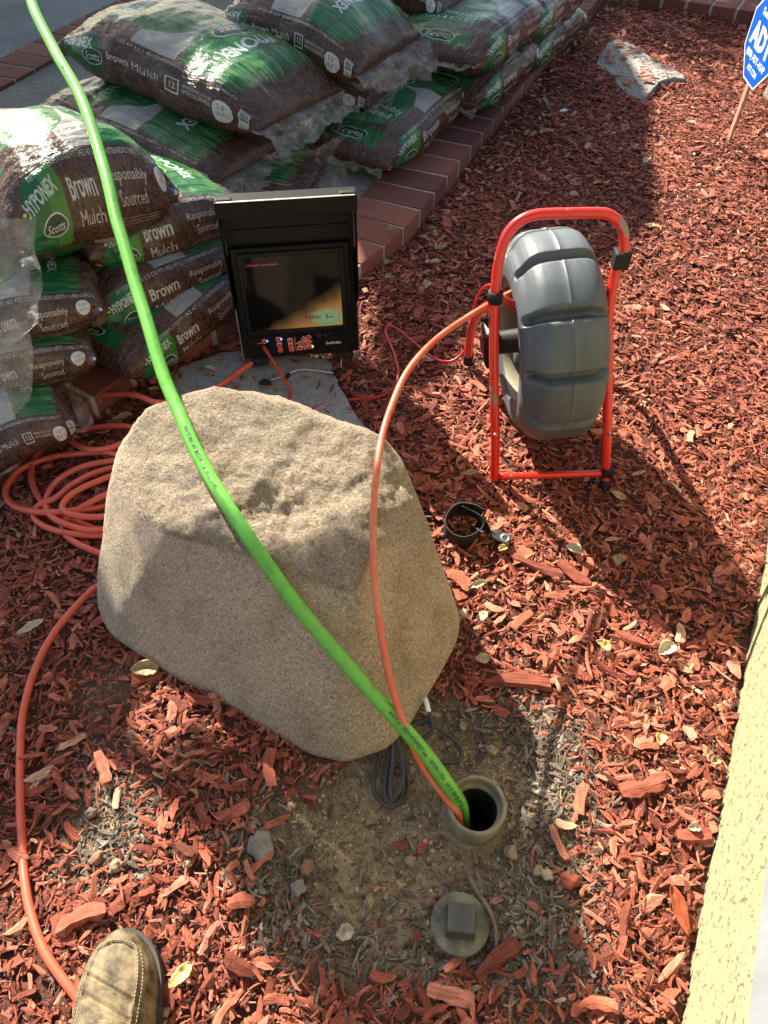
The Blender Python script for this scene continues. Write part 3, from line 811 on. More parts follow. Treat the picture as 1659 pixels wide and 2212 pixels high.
# black coiled lead by the boulder base
for label, pl_ in [('dusty black cable folded in a bundle under the front corner of the boulder', [(845, 1600, .03), (838, 1650, .02), (832, 1700, .015), (840, 1725, .015), (858, 1728, .015), (870, 1705, .02), (868, 1650, .03), (860, 1600, .04), (850, 1590, .04), (848, 1640, .035), (843, 1690, .03), (850, 1716, .03), (864, 1700, .035), (872, 1660, .03), (862, 1610, .04), (830, 1600, .02), (815, 1650, .015), (806, 1690, .012), (820, 1722, .012), (850, 1735, .012), (880, 1710, .015), (878, 1650, .02), (866, 1600, .03)]),
                   ('black cable loop with a white connector end behind the pipe', [(925, 1532, .06), (932, 1550, .05), (933, 1575, .03), (915, 1590, .02), (890, 1600, .02), (880, 1575, .03), (915, 1556, .03), (950, 1570, .02), (985, 1595, .012), (998, 1620, .012), (990, 1640, .012), (960, 1642, .012), (925, 1632, .012), (900, 1615, .015)])]:
    rt = empty('power_lead', (0, 0, 0)); tag(rt, label, 'cable')
    tube('lead_jacket', [gp(x, y, h * .7) for x, y, h in pl_], .0042, M['cableblk'], rt, n=7, seg=8)
    if 'white' in label:
        tube('connector', [gp(918, 1510, .06), gp(922, 1522, .05), gp(926, 1536, .045)], .0048, M['whitebit'], rt, n=3, seg=8)

# ------------------------------------------------------------------ monitor
bl, br = U(527, 776, .06), U(777, 757, .06)
ax = (br - bl); ax.z = 0; wM = ax.length; ax.normalize()
tl = Z(474, 428, 1.665); tr2 = Z(770, 408, 1.69)
up_ = ((tl + tr2) / 2 - (bl + br) / 2); hM = up_.length
print('monitor', wM, hM, bl, br, tl, tr2)
up_.normalize(); nf = ax.cross(up_).normalized()   # toward camera
up_ = nf.cross(ax).normalized()
RM = Matrix((ax, up_, nf)).transposed()
mo = empty('inspection_monitor', (bl + br) / 2, RM); tag(mo, 'black pipe inspection monitor with open sunshade hood and lit screen, standing before the bags', 'monitor')
wm = wM; hB = hM * .585   # body height
def mbox(name, c, s, mat, bevel=.003, parent=mo, M_=None):
    bm = bmesh.new(); bm_box(bm, c, s, M_, bevel=bevel); return bm_obj(name, bm, mat, parent)
mbox('case', (0, hM * .34, -.055), (wm, hM * .68, .10), M['blackpl'], .008)
k_ = hM / (1650 - 200)       # zoom unit -> metres along face
def fy(v_): return (1650 - v_) * k_
def fx(u_, v_):              # zoom coordinates -> local x
    l = 100 + (v_ - 190) * (330 - 100) / (1690 - 190); r = 1350 + (v_ - 100) * (1370 - 1350) / 1480
    return ((u_ - l) / (r - l) - .5) * wm
sy0, sy1 = fy(1350), fy(680)
bz = .004
mbox('screen_bezel', (-.004, (sy0 + sy1) / 2, bz), (wm * .93, sy1 - sy0 + .045, .012), M['blacksatin'], .004)
# screen
t = NT('lit_camera_screen'); tc = t.n('TexCoord'); sp_ = t.n('SeparateXYZ'); t.l(tc.outputs['Generated'], sp_.inputs[0])
nz_ = t.noise(t.coord('Generated', (3, 3, 3)), 1.5, 5)
def mth(op, a, b=None, c=None):
    m_ = t.n('Math', operation=op)
    for i, v_ in enumerate((a, b, c)):
        if v_ is None: continue
        if isinstance(v_, (int, float)): m_.inputs[i].default_value = v_
        else: t.l(v_, m_.inputs[i])
    return m_.outputs[0]
sx_, sy_ = sp_.outputs[0], sp_.outputs[1]
e1 = mth('SUBTRACT', mth('MULTIPLY', sx_, .62), sy_)
e1 = mth('ADD', e1, mth('MULTIPLY', mth('SUBTRACT', nz_, .5), .25))
glow = t.ramp(e1, [(0.02, (0, 0, 0)), (0.14, (0.022, 0.012, 0.004)), (0.30, (0.085, 0.036, 0.012)), (0.5, (0.09, 0.055, 0.018))])
dx_ = mth('SUBTRACT', sx_, .84); dy_ = mth('SUBTRACT', sy_, .13)
gg = mth('ADD', mth('MULTIPLY', dx_, dx_), mth('MULTIPLY', mth('MULTIPLY', dy_, dy_), 2.0))
gm = t.ramp(gg, [(0.0, 1.0), (0.045, 0.0)])
colr = t.mix(gm, glow, (0.045, 0.085, 0.045))
t.base((0.004, 0.004, 0.005)); t.set(Roughness=0.08); t.b.inputs['Specular IOR Level'].default_value = .16
t.l(colr, t.b.inputs['Emission Color']); t.b.inputs['Emission Strength'].default_value = 1.0
M['screen'] = t.m
scw, sch = wm * .755, sy1 - sy0
sc_o = mbox('screen', (-.004, (sy0 + sy1) / 2, bz + .0065), (scw, sch, .002), M['screen'], 0)
bm = bmesh.new()
for c_, s_ in (((0, sch/2 + .006, 0), (scw + .024, .010, .008)), ((0, -sch/2 - .006, 0), (scw + .024, .010, .008)), ((scw/2 + .006, 0, 0), (.010, sch + .02, .008)), ((-scw/2 - .006, 0, 0), (.010, sch + .02, .008))):
    bm_box(bm, (c_[0] - .004, c_[1] + (sy0 + sy1) / 2, c_[2] + bz + .008), s_, bevel=.002)
bm_obj('screen_frame', bm, M['blackpl'], mo)
def mtext(s, x, y, h, w, mat, z, name='print', off=0.0, parent=mo):
    V, T, wdt = text_mesh(s, off); sy = h / .72; sx = w / wdt
    return mesh(name, [(x + a * sx, y + b * sy, z) for a, b in V], T.tolist(), mat, parent)
sz = bz + .0081
mtext('+201', -.004 + scw * .085, sy0 + sch * .115, .0115, .031, M['textblue'], sz, off=.02)
mtext('ft', -.004 + scw * .225, sy0 + sch * .115, .0085, .010, M['textblue'], sz, off=.01)
mtext('5', -.004 + scw * .315, sy0 + sch * .115, .0115, .007, M['textblue'], sz, off=.02)
mtext('in', -.004 + scw * .352, sy0 + sch * .115, .0075, .010, M['textblue'], sz, off=.01)
mesh('arrow_print', [(.1015, .028 + sy0, sz), (.1045, .028 + sy0, sz), (.103, .034 + sy0, sz), (.1025, .018 + sy0, sz), (.1035, .018 + sy0, sz), (.1035, .029 + sy0, sz), (.1025, .029 + sy0, sz)], [(0, 1, 2), (3, 4, 5, 6)], M['textblue'], mo)
mtext('Unsafe shutdown', -.004 - scw * .46, sy1 - .022, .006, .075, M['textred'], sz)
# hood: back lid, side wings, top lip
hy0, hy1 = fy(545), hM
tilt = R_(0)
mbox('hood_lid', (0, (hy0 - .05 + hy1) / 2 + .002, -.008), (wm * .985, hy1 - hy0 + .05, .006), M['blacksatin'], .001)
mbox('hood_ridge', (0, fy(470), -.006), (wm * .9, .004, .008), M['blacksatin'], .001)
for sgn in (-1, 1):
    xw = sgn * (wm * .5 + .001)
    prof = [(fy(1150), .004), (fy(900), .026), (fy(500), .042), (hM, .044), (hM, -.012), (fy(1150), -.012)]
    vs = [(xw - .0015, y_, z_) for y_, z_ in prof] + [(xw + .0015, y_, z_) for y_, z_ in prof]
    n = len(prof)
    mesh('hood_wing', vs, [tuple(range(n))[::-1], tuple(range(n, 2*n))] + [(i, (i+1) % n, (i+1) % n + n, i + n) for i in range(n)], M['blacksatin'], mo)
mbox('hood_lip', (0, hM + .002, .018), (wm * 1.03, .005, .052), M['blacksatin'], .001)
mbox('hood_lip_flange', (0, hM - .014, .044), (wm * 1.03, .032, .003), M['blacksatin'], .001)
mbox('lip_edge', (0, hM + .0052, .044), (wm * 1.0, .002, .005), M['alu'], .0005)
for sgn in (-1, 1):
    mbox('hood_clip', (sgn * wm * .45, hM + .003, .030), (.036, .012, .018), M['blackrub'], .003)
    mbox('side_edge', (sgn * (wm * .5 + .0005), fy(1280), .0), (.002, .22, .004), M['alu'], .0005)
# control panel
pz = .004
mbox('control_panel', (0, fy(1520), -.001), (wm * .985, .072, .010), M['blackpl'], .002)
mbox('keypad_plate', (fx(865, 1510), fy(1505), pz + .002), (.070, .038, .004), M['blacksatin'], .002)
mbox('side_port_plate', (fx(1000, 1520), fy(1500), pz + .002), (.026, .036, .004), M['blacksatin'], .002)
def key(u_, v_, shape='sq', led=None):
    x, y = fx(u_, v_), fy(v_)
    bm = bmesh.new()
    if shape == 'sq': bm_box(bm, (x, y, pz + .006), (.0134, .0134, .003), bevel=.002)
    elif shape == 'o': bmesh.ops.create_cone(bm, cap_ends=True, radius1=.0066, radius2=.0066, depth=.003, segments=16, matrix=Matrix.Translation((x, y, pz + .006)))
    else:
        a0 = {'u': 90, 'd': -90, 'l': 180, 'r': 0}[shape]
        bmesh.ops.create_cone(bm, cap_ends=True, radius1=.0084, radius2=.0084, depth=.003, segments=3, matrix=Matrix.Translation((x, y, pz + .006)) @ Matrix.Rotation(R_(a0 - 90), 4, 'Z'))
    kb = bm_obj('key', bm, M['btnpink'], mo)
    bm = bmesh.new()
    if shape in ('sq', 'o'): bm_box(bm, (x, y, pz + .008), (.0098, .0098, .0012), bevel=.001)
    else: bmesh.ops.create_cone(bm, cap_ends=True, radius1=.0055, radius2=.0055, depth=.0012, segments=3, matrix=Matrix.Translation((x, y, pz + .008)) @ Matrix.Rotation(R_({'u': 0, 'd': 180, 'l': 90, 'r': -90}[shape]), 4, 'Z'))
    bm_obj('key_face', bm, M['btnred'], kb)
    if led:
        bm = bmesh.new(); bmesh.ops.create_uvsphere(bm, u_segments=8, v_segments=6, radius=.0022, matrix=Matrix.Translation((x + .007, y + .0005, pz + .007)))
        bm_obj('indicator_light', bm, M[led], mo)
for a in [(508, 1462, 'o', 'ledblue'), (635, 1452, 'sq', 'ledblue'), (642, 1508, 'sq'), (650, 1562, 'o'), (738, 1472, 'sq'), (744, 1520, 'sq'), (752, 1565, 'o'), (862, 1462, 'u'), (906, 1453, 'o'), (823, 1507, 'l'), (868, 1504, 'sq'), (912, 1500, 'r'), (828, 1557, 'sq'), (873, 1552, 'd'), (918, 1550, 'sq', 'ledamber')]:
    key(*a)
mtext('SeeSnake', fx(1062, 1540), fy(1550), .008, .040, M['signwhite'], pz + .0002, off=.012)
mesh('keypad_divider', [(fx(775, 1445), fy(1445), pz+.0045), (fx(779, 1445), fy(1445), pz+.0045), (fx(797, 1588), fy(1588), pz+.0045), (fx(793, 1588), fy(1588), pz+.0045)], [(0, 1, 2, 3)], M['btnpink'], mo)
for (u_, v_, r_) in ((520, 1560, .013), (1000, 1435, .010), (1055, 1430, .006)):
    bm = bmesh.new(); bmesh.ops.create_cone(bm, cap_ends=True, radius1=r_, radius2=r_ * .85, depth=.014, segments=20, matrix=Matrix.Translation((fx(u_, v_), fy(v_), pz + .007)))
    bm_obj('connector_socket', bm, M['blackrub'], mo, True)
for (u_, v_) in ((400, 1475), (405, 1525), (1238, 1390), (1242, 1435), (1315, 1525), (362, 1635)):
    bm = bmesh.new(); bmesh.ops.create_cone(bm, cap_ends=True, radius1=.0032, radius2=.0028, depth=.002, segments=12, matrix=Matrix.Translation((fx(u_, v_), fy(v_), pz + .001)))
    bm_obj('screw', bm, M['blackrub'], mo)
tube('cable_icon', [(fx(1095, 1435), fy(1435), pz + .0003), (fx(1112, 1400), fy(1400), pz + .0003), (fx(1130, 1388), fy(1388), pz + .0003), (fx(1158, 1395), fy(1395), pz + .0003), (fx(1160, 1412), fy(1412), pz + .0003)], .0007, M['yelprint'], mo, seg=5)
tube('camera_icon', [(fx(445, 1495), fy(1495), pz + .0003), (fx(470, 1490), fy(1490), pz + .0003), (fx(490, 1500), fy(1500), pz + .0003)], .0008, M['yelprint'], mo, seg=5)
# feet + wire stand
Mi = mo.matrix_world.inverted() if False else (Matrix.Translation((bl + br) / 2) @ RM.to_4x4()).inverted()
def ml(p): return Mi @ p
for sx2, (fx_, fy_) in ((-1, (573, 826)), (1, (735, 802))):
    mbox('rubber_foot', (sx2 * wm * .37, -.012, -.02), (.045, .024, .05), M['blackrub'], .006)
    q0 = Vector((sx2 * wm * .335 + .004, -.01, -.01)); q1 = ml(U(fx_, fy_, .03)); 
    tube('stand_wire', [q0, (q0 + q1) / 2, q1], .0022, M['steel'], mo, n=3, seg=6)
    pad = ml(U(fx_, fy_, .032))
    bm = bmesh.new(); bmesh.ops.create_cone(bm, cap_ends=True, radius1=.017, radius2=.014, depth=.010, segments=20, matrix=Matrix.Translation(pad) @ Mi.to_3x3().to_4x4() @ Matrix.Rotation(R_(-35), 4, 'X'))
    bmesh.ops.create_uvsphere(bm, u_segments=14, v_segments=8, radius=.0085, matrix=Matrix.Translation(pad + Mi.to_3x3() @ Vector((0, -.004, .006))))
    bm_obj('stand_pad', bm, M['blackrub'], mo, True)
tube('cross_wire', [ml(U(x, y, .03)) for x, y in ((582, 822), (612, 812), (652, 798), (722, 806))], .0022, M['steel'], mo, n=4, seg=6)
tube('cable_clip', [ml(U(614, 818, .04)), ml(U(626, 808, .045))], .006, M['blackrub'], mo, n=2, seg=8)

# ------------------------------------------------------------------ reel
ry0 = U(1068, 1046, .0).y
LK = .30
def FPl(x, y):      # point on the leaning front plane of the reel frame
    dr = ray(x, y); tt = (ry0 + LK * HC) / (dr.y - LK * dr.z * -1) if False else None
    # Y = ry0 + LK*z  ->  t*dy = ry0 + LK*(HC + t*dz)
    tt = (ry0 + LK * HC) / (dr.y - LK * dr.z)
    return Vector((0, 0, HC)) + dr * tt
re_ = empty('cable_reel', (0, 0, 0)); tag(re_, 'grey lobed cable reel drum in a red tubular stand on the mulch', 'cable reel')
hoop = [(1068, 1040), (1070, 960), (1068, 860), (1067, 760), (1068, 660), (1074, 590), (1082, 545), (1096, 506), (1122, 478), (1158, 464), (1215, 461), (1290, 460), (1320, 466), (1343, 490), (1349, 525), (1347, 560)]
hp3 = [FPl(x, y) for x, y in hoop]
TR = .0105
tube('handle_hoop', hp3, TR, M['redtube'], re_, seg=16)
e = FPl(1347, 560)
rl = [FPl(1308, 1040), FPl(1311, 960), FPl(1313, 860), FPl(1314, 760), FPl(1313, 700), FPl(1318, 650), FPl(1330, 605), FPl(1340, 570), FPl(1341, 545)]
rl = [p + Vector((0, .0 if i < 6 else .012, 0)) for i, p in enumerate(rl)]
tube('front_leg', rl, TR, M['redtube'], re_, seg=16)
tube('bottom_bar', [FPl(1076, 1030) , FPl(1190, 1026), FPl(1304, 1022)], TR * .8, M['redtube'], re_, seg=14)
rf = U(1012, 772, .03)
zj = (FPl(1068, 652) - Vector((0, 0, HC))).dot(fw)
tube('rear_leg', [rf, Z(1015, 738, 1.93), Z(1021, 704, 1.83), Z(1036, 674, 1.70), FPl(1068, 652)], TR, M['redtube'], re_, seg=14)
rr2 = Vector((rl[0].x + .05, rf.y, .03))
tube('rear_leg', [rr2, rr2 + Vector((0, -.02, .12)), FPl(1316, 700) + Vector((0, .14, 0)), FPl(1313, 665) + Vector((0, .05, 0)), FPl(1316, 652)], TR, M['redtube'], re_, seg=14)
for p in (hp3[0], rl[0]):
    tube('foot_cap', [p + Vector((0, -.004, -.018)), p + Vector((0, .002, .006))], TR * 1.25, M['blackrub'], re_, n=2, seg=14)
for p in (rf, rr2):
    tube('foot_cap', [p + Vector((0, 0, -.02)), p + Vector((0, -.002, .012))], TR * 1.25, M['blackrub'], re_, n=2, seg=14)
for (x, y) in ((1347, 561),):
    p = FPl(x, y); bm = bmesh.new(); bm_box(bm, p + Vector((-.004, .004, 0)), (.032, .032, .036), bevel=.004); bm_obj('tube_clamp', bm, M['blackrub'], re_)
p = FPl(1312, 1018); bm = bmesh.new(); bm_box(bm, p, (.027, .027, .026), bevel=.004); bm_obj('tube_clamp', bm, M['blackrub'], re_)
for fx3, fy3 in ((1070, 930), (1313, 930)):
    p_ = FPl(fx3, fy3); bm = bmesh.new(); bmesh.ops.create_cone(bm, cap_ends=True, segments=6, radius1=.005, radius2=.0045, depth=.006, matrix=Matrix.Translation(p_ + Vector((0, -TR, 0))) @ Matrix.Rotation(R_(90), 4, 'X')); bm_obj('bolt', bm, M['steel'], re_)
# drum
RD, DW = .232, .165
dc = Vector((.374, 1.385, .268))
lean = R_(5); yaw = R_(4)
DM = Matrix.Translation(dc) @ Matrix.Rotation(yaw, 4, 'Z') @ Matrix.Rotation(-lean, 4, 'Y') @ Matrix.Rotation(R_(90), 4, 'Y')   # local z = axle (+x world)
NL, SEG = 10, 320
_best = None
for NLt in (9, 10, 11):
    for k in range(0, 40):
        off_ = k * (360 / NLt) / 40
        ysl = []
        for j in range(NLt):
            th = R_(off_) + 2 * math.pi * j / NLt
            pw = DM @ Vector((RD * math.cos(th), RD * math.sin(th), 0)); nw = DM.to_3x3() @ Vector((math.cos(th), math.sin(th), 0))
            if nw.dot(Vector((0, 0, HC)) - pw) > 0: ysl.append(CY - FP * (pw - Vector((0, 0, HC))).dot(Vector((0, math.sin(PT), math.cos(PT)))) / (pw - Vector((0, 0, HC))).dot(fw))
        e_ = sum(min(abs(y - t_) for y in ysl) for t_ in (553, 677, 805, 912))
        if _best is None or e_ < _best[0]: _best = (e_, NLt, off_, ysl)
print('drum', _best)
NL, PHO = _best[1], _best[2]
# profile from left inner opening to right: (r, z, groove weight)
prof = [(.132, -.088, 0), (.140, -.094, 0), (.172, -.096, 0), (.186, -.092, .1), (.195, -.086, .5), (.203, -.078, .9), (.214, -.070, 1), (.224, -.060, 1), (.230, -.048, 1), (.2325, -.03, 1), (.2325, -.004, 1), (.2345, 0, 1), (.2325, .004, 1), (.2325, .03, 1), (.230, .048, 1), (.224, .060, 1), (.212, .070, 1), (.200, .078, .7), (.185, .084, .2), (.12, .088, 0), (.03, .088, 0)]
prof_f = []
for a, b in zip(prof, prof[1:]):
    for k in range(3):
        prof_f.append(tuple(a[i] + (b[i] - a[i]) * k / 3 for i in range(3)))
prof_f.append(prof[-1])
vs = []
for (r, z, g) in prof_f:
    for k in range(SEG):
        th = 2 * math.pi * k / SEG
        ph = ((th - R_(PHO)) * NL / (2 * math.pi)) % 1.0
        dd = min(ph, 1 - ph)            # 0 at groove centre
        gr_ = math.exp(-(dd / .085) ** 6)
        depth = .026 * g * gr_
        soft = .003 * g * (1 - min(1, dd / .5) ** .5)
        shr = 1.0 - .10 * g * gr_ * (abs(z) > .045)
        rr = r - depth - soft
        vs.append(Vector((rr * math.cos(th), rr * math.sin(th), z * shr)))
fs = []
for i in range(len(prof_f) - 1):
    for k in range(SEG):
        a, b = i*SEG+k, i*SEG+(k+1) % SEG; fs.append((a, b, b+SEG, a+SEG))
drum = mesh('drum', vs, fs, M['drum'], re_, True); drum.matrix_local = DM
bm = bmesh.new(); lathe(bm, [(.132, -.088), (.130, -.07), (.165, -.02), (.175, .03), (.16, .075), (.02, .08)], 64); o = bm_obj('drum_inside', bm, M['beige'], re_, True); o.matrix_local = DM
bm = bmesh.new()
for k in range(3):
    a = 2*math.pi*k/3 + .6
    Mx = Matrix.Rotation(a, 4, 'Z')
    bm_box(bm, (.075, 0, -.055), (.15, .035, .018), Mx, bevel=.004)
o = bm_obj('hub_spokes', bm, M['drum'], re_); o.matrix_local = DM
bm = bmesh.new(); lathe(bm, [(0, -.150), (.020, -.150), (.022, -.145), (.023, -.12), (.026, -.115), (.028, -.05), (.05, -.04), (.05, .02)], 32); o = bm_obj('hub', bm, M['blackrub'], re_, True); o.matrix_local = DM
bm = bmesh.new(); bm_box(bm, (0, 0, -.135), (.10, .075, .03), bevel=.012); o = bm_obj('hub_bracket', bm, M['blackpl'], re_); o.matrix_local = DM
bm = bmesh.new(); lathe(bm, [(.0, -.1525), (.022, -.1525)], 32); lathe(bm, [(.022, -.1528), (.026, -.1528)], 32)
o = bm_obj('hub_badge', bm, M['btnred'], re_); o.matrix_local = DM
bm = bmesh.new(); lathe(bm, [(.0, -.1535), (.0215, -.1535)], 32); o = bm_obj('badge_face', bm, M['blacksatin'], re_); o.matrix_local = DM
bm = bmesh.new(); lathe(bm, [(.112, .0), (.132, .0), (.142, .01), (.142, .06), (.10, .06), (.10, .01), (.112, .0)], 48); o = bm_obj('wound_cable', bm, M['push'], re_, True); o.matrix_local = DM
for dz in (0, -.03):
    tube('cable_guide', [FPl(1070, 645 + dz) + Vector((0, .004, .01)), dc + Vector((-.05, -.06, .10 + dz))], .0045, M['redwire'], re_, n=3, seg=8)
bm = bmesh.new(); lathe(bm, [(TR * 1.02, -.012), (TR * 1.5, -.012), (TR * 1.5, .012), (TR * 1.02, .012)], 20, Matrix.Translation(FPl(1070, 640)))
bm_obj('cable_collar', bm, M['blackrub'], re_, True)

# ------------------------------------------------------------------ bags
def bag(label, P1, P2, W=.45, T=.17, variant=0, droop=.02, roll=0, seed=0, flapn=(0, 0), sheets=()):
    P1 = Vector(P1); P2 = Vector(P2); c = (P1 + P2) / 2; x = (P2 - P1); L = x.length; x.normalize()
    z = Vector((0, 0, 1)); y = z.cross(x).normalized(); z = x.cross(y)
    RB = Matrix((x, y, z)).transposed() @ Matrix.Rotation(roll, 3, 'X')
    root = empty('mulch_bag', c, RB); tag(root, label, 'mulch bag', 'bagged mulch piled on the walkway')
    NLs = 84; reg = [(215, 145, 14), (145, 35, 34), (35, -35, 14), (-35, -145, 16)]
    ph = []; uvv = []; regi = []
    for ri, (a, b, n) in enumerate(reg):
        for k in range(n): ph.append(a + (b - a) * k / n); regi.append(ri)
    NA = len(ph); off = Vector((seed * 3.7, seed * 1.3, seed * 2.1)); vs = []
    for i in range(NLs + 1):
        s = -1 + 2 * i / NLs; s = math.copysign(abs(s) ** .85, s)
        tt = max(.02, (1 - abs(s) ** 3.2)) ** .55; wd_ = 1 - .05 * math.exp(-((abs(s) - .9) / .1) ** 2) + .02 * (1 - s * s)
        for a in ph:
            ca, sa = math.cos(R_(a)), math.sin(R_(a)); e1 = .70
            yy_ = W / 2 * wd_ * math.copysign(abs(ca) ** e1, ca) * (0.93 + .07 * tt); zz = T / 2 * tt * math.copysign(abs(sa) ** e1, sa)
            p = Vector((s * L / 2, yy_, zz))
            q_ = Vector((p.x, p.y, p.z)) + off
            lump = noise.noise(q_ * 6) * .016 + noise.noise(q_ * 13) * .007
            wr = (1 - abs(noise.noise(Vector((p.x * 5, p.y * 42, p.z * 42)) + off))) ** 3
            ew = abs(s) ** 2.2
            wr2 = (1 - abs(noise.noise(Vector((p.x * 30, p.y * 6, p.z * 6)) + off * 2))) ** 3
            dn = lump * tt + wr * (.002 + .007 * ew) * (tt > .1) + wr2 * .0025
            nvec = Vector((0, ca * .8, sa)).normalized()
            p += nvec * dn
            p.z += -droop * s * s + .012 * noise.noise(Vector((s * 1.5, p.y * 3, seed * 7.7)))
            p.x += .015 * noise.noise(Vector((s * 2, p.y * 9, seed * 5.1)))
            vs.append(p)
    fs, uvs = [], []
    bands = {0: (.25, .5) if variant == 0 else (0, .25), 1: (.5, 1.0), 2: (.25, .5), 3: (.5, 1.0)}
    for i in range(NLs):
        for k in range(NA):
            a = i * NA + k; b = i * NA + (k + 1) % NA
            fs.append((a, a + NA, b + NA, b))
            ri = regi[k]; a0, b0, n = reg[ri]; kk = k - sum(r_[2] for r_ in reg[:ri])
            lo, hi = bands[ri]; v0 = lo + (hi - lo) * kk / n; v1 = lo + (hi - lo) * (kk + 1) / n
            u0 = i / NLs; u1 = (i + 1) / NLs
            if ri == 2: u0, u1 = 1 - u0, 1 - u1; v0, v1 = hi - (v0 - lo), hi - (v1 - lo)
            uvs += [(u0, v0), (u1, v0), (u1, v1), (u0, v1)]
    fs.append(tuple(range(NA))); uvs += [(0.01, .6)] * NA
    fs.append(tuple(range(NLs * NA, NLs * NA + NA))[::-1]); uvs += [(0.99, .6)] * NA
    o = mesh('bag_film', vs, fs, M['bag'], root, True)
    ul = o.data.uv_layers.new(name='UVMap'); ul.data.foreach_set('uv', np.array(uvs, np.float32).ravel())
    for e_, ln in zip((-1, 1), flapn):
        if ln <= 0: continue
        vs = []; NU_, NV_ = 60, 22
        for j in range(NV_ + 1):
            for i in range(NU_ + 1):
                u_ = i / NU_ - .5; v_ = j / NV_
                nn = noise.noise(Vector((u_ * 7, v_ * 2.5, seed * 3.3))); n2 = noise.noise(Vector((u_ * 22, v_ * 8, seed * 1.3))); n3 = noise.noise(Vector((u_ * 50, v_ * 18, seed)))
                ext = ln * v_ * (1 + .5 * noise.noise(Vector((u_ * 4, 0, seed * 2.2))))
                vs.append((e_ * (L / 2 - .012 + ext * .9), u_ * W * (1.0 - .12 * v_) + .02 * nn * v_, -droop - .01 * v_ - .35 * ext * v_ + v_ * (.026 * nn + .012 * n2 + .003 * n3)))
        fs = [(j*(NU_+1)+i, j*(NU_+1)+i+1, (j+1)*(NU_+1)+i+1, (j+1)*(NU_+1)+i) for j in range(NV_) for i in range(NU_)]
        mesh('clear_end_film', vs, fs, M['film'], root, True)
    Mi_ = (Matrix.Translation(c) @ RB.to_4x4()).inverted()
    for si, quad in enumerate(sheets):
        q4 = [U(*p) for p in quad]; NU_, NV_ = 50, 50; vs = []
        for j in range(NV_ + 1):
            for i in range(NU_ + 1):
                u_, v_ = i / NU_, j / NV_
                p = (q4[0] * (1-u_) + q4[1] * u_) * (1-v_) + (q4[3] * (1-u_) + q4[2] * u_) * v_
                for fq, am in ((5, .04), (11, .012), (24, .004)):
                    p = p + Vector(noise.noise_vector(p * fq + Vector((seed, si, 0)))) * am * .8
                vs.append(Mi_ @ p)
        fs = [(j*(NU_+1)+i, j*(NU_+1)+i+1, (j+1)*(NU_+1)+i+1, (j+1)*(NU_+1)+i) for j in range(NV_) for i in range(NU_)]
        mesh('clear_wrap', vs, fs, M['film'], root, True)
    return root
# right-hand pile, nearest
bag('brown and green mulch bag on top of the nearest pile, barcode end toward the monitor', U(225, 45, .42), U(652, 215, .34), .48, .23, 0, .03, R_(-3), 1, (.04, .10))
bag('mulch bag under the topmost one, dark side marked Brown Mulch facing the hose', U(175, 190, .24), U(560, 330, .20), .50, .18, 0, .02, R_(-2), 2, (.0, .12), sheets=[[(408, 352, .22), (500, 338, .22), (480, 400, .14), (425, 418, .14)]])
bag('lowest mulch bag of the nearest pile, wrapped in clear film right behind the monitor', U(330, 330, .10), U(700, 352, .11), .50, .14, 0, .01, 0, 3, (0, .12), sheets=[[(480, 370, .18), (840, 250, .2), (860, 310, .1), (480, 410, .1)]])
# pile behind it
bag('mulch bag with large green end and white lettering, top of the second pile', U(540, 5, .43), U(845, 98, .38), .50, .23, 0, .03, R_(-2), 4, (.0, .10), sheets=[[(745, 165, .36), (915, 40, .4), (950, 70, .3), (775, 200, .28)]])
bag('mulch bag squeezed second from top in the second pile, only its green end showing', U(600, 120, .26), U(850, 175, .25), .44, .15, 0, .02, 0, 5, (.0, .10), sheets=[[(850, 150, .28), (925, 130, .28), (945, 215, .16), (880, 200, .16)]])
bag('mulch bag lying along the bricks below the second pile, Brown Mulch on its side', U(735, 330, .13), U(925, 175, .14), .40, .17, 1, .01, 0, 6, (.04, .05), sheets=[[(640, 270, .18), (860, 310, .14), (870, 350, .08), (660, 360, .08)]])
# third pile
bag('upper mulch bag of the third pile, small green diamond beside a white 1.5 circle', U(925, 118, .30), U(1090, 15, .30), .42, .18, 1, .01, R_(-4), 7, (.03, .03), sheets=[[(950, 20, .36), (1040, 0, .36), (1060, 50, .30), (960, 60, .30)]])
bag('lower mulch bag of the third pile resting beside the brick edging', U(935, 205, .14), U(1085, 90, .14), .40, .16, 1, .01, 0, 8, (.03, .03))
bag('mulch bag behind the third pile with lime green diamond near the top edge', U(1045, 55, .29), U(1180, -40, .29), .42, .17, 1, .01, 0, 9, (.0, .03))
bag('farthest mulch bag by the brick edging, dull brown with clear film at its tip', U(1060, 120, .13), U(1195, 15, .13), .38, .16, 1, .01, 0, 10, (.0, .05), sheets=[[(1150, 10, .2), (1215, -10, .2), (1215, 60, .08), (1165, 85, .1)]])
bag('mulch bag at the back of the top edge, crumpled film over its upper side', U(830, -60, .42), U(1010, -15, .40), .42, .18, 0, .02, 0, 11, (0, .08))
# left pile
bag('sunlit mulch bag on top of the left pile, passing behind the green hose', U(-90, 430, .46), U(268, 345, .41), .52, .28, 1, .05, R_(-12), 12, (.0, .03))
bag('second bag down in the left pile, Responsibly Sourced across its right end', U(130, 505, .30), U(462, 408, .29), .44, .19, 1, .01, R_(-10), 13, (.0, .05))
bag('third bag down in the left pile with white Brown Mulch lettering, left of the monitor', U(110, 640, .20), U(452, 492, .20), .44, .17, 1, .01, R_(-6), 14, (.0, .05), sheets=[[(395, 470, .26), (478, 440, .26), (480, 520, .16), (420, 520, .18)]])
bag('bottom bag of the left pile, green diamond hanging over the brick edging', U(165, 765, .12), U(430, 575, .12), .42, .16, 1, .0, R_(-4), 15, (.0, .04))
bag('lowest bag behind the left pile, its green corner showing left of the monitor', U(370, 640, .07), U(560, 500, .07), .40, .12, 1, .0, R_(-2), 16, (.0, .0))
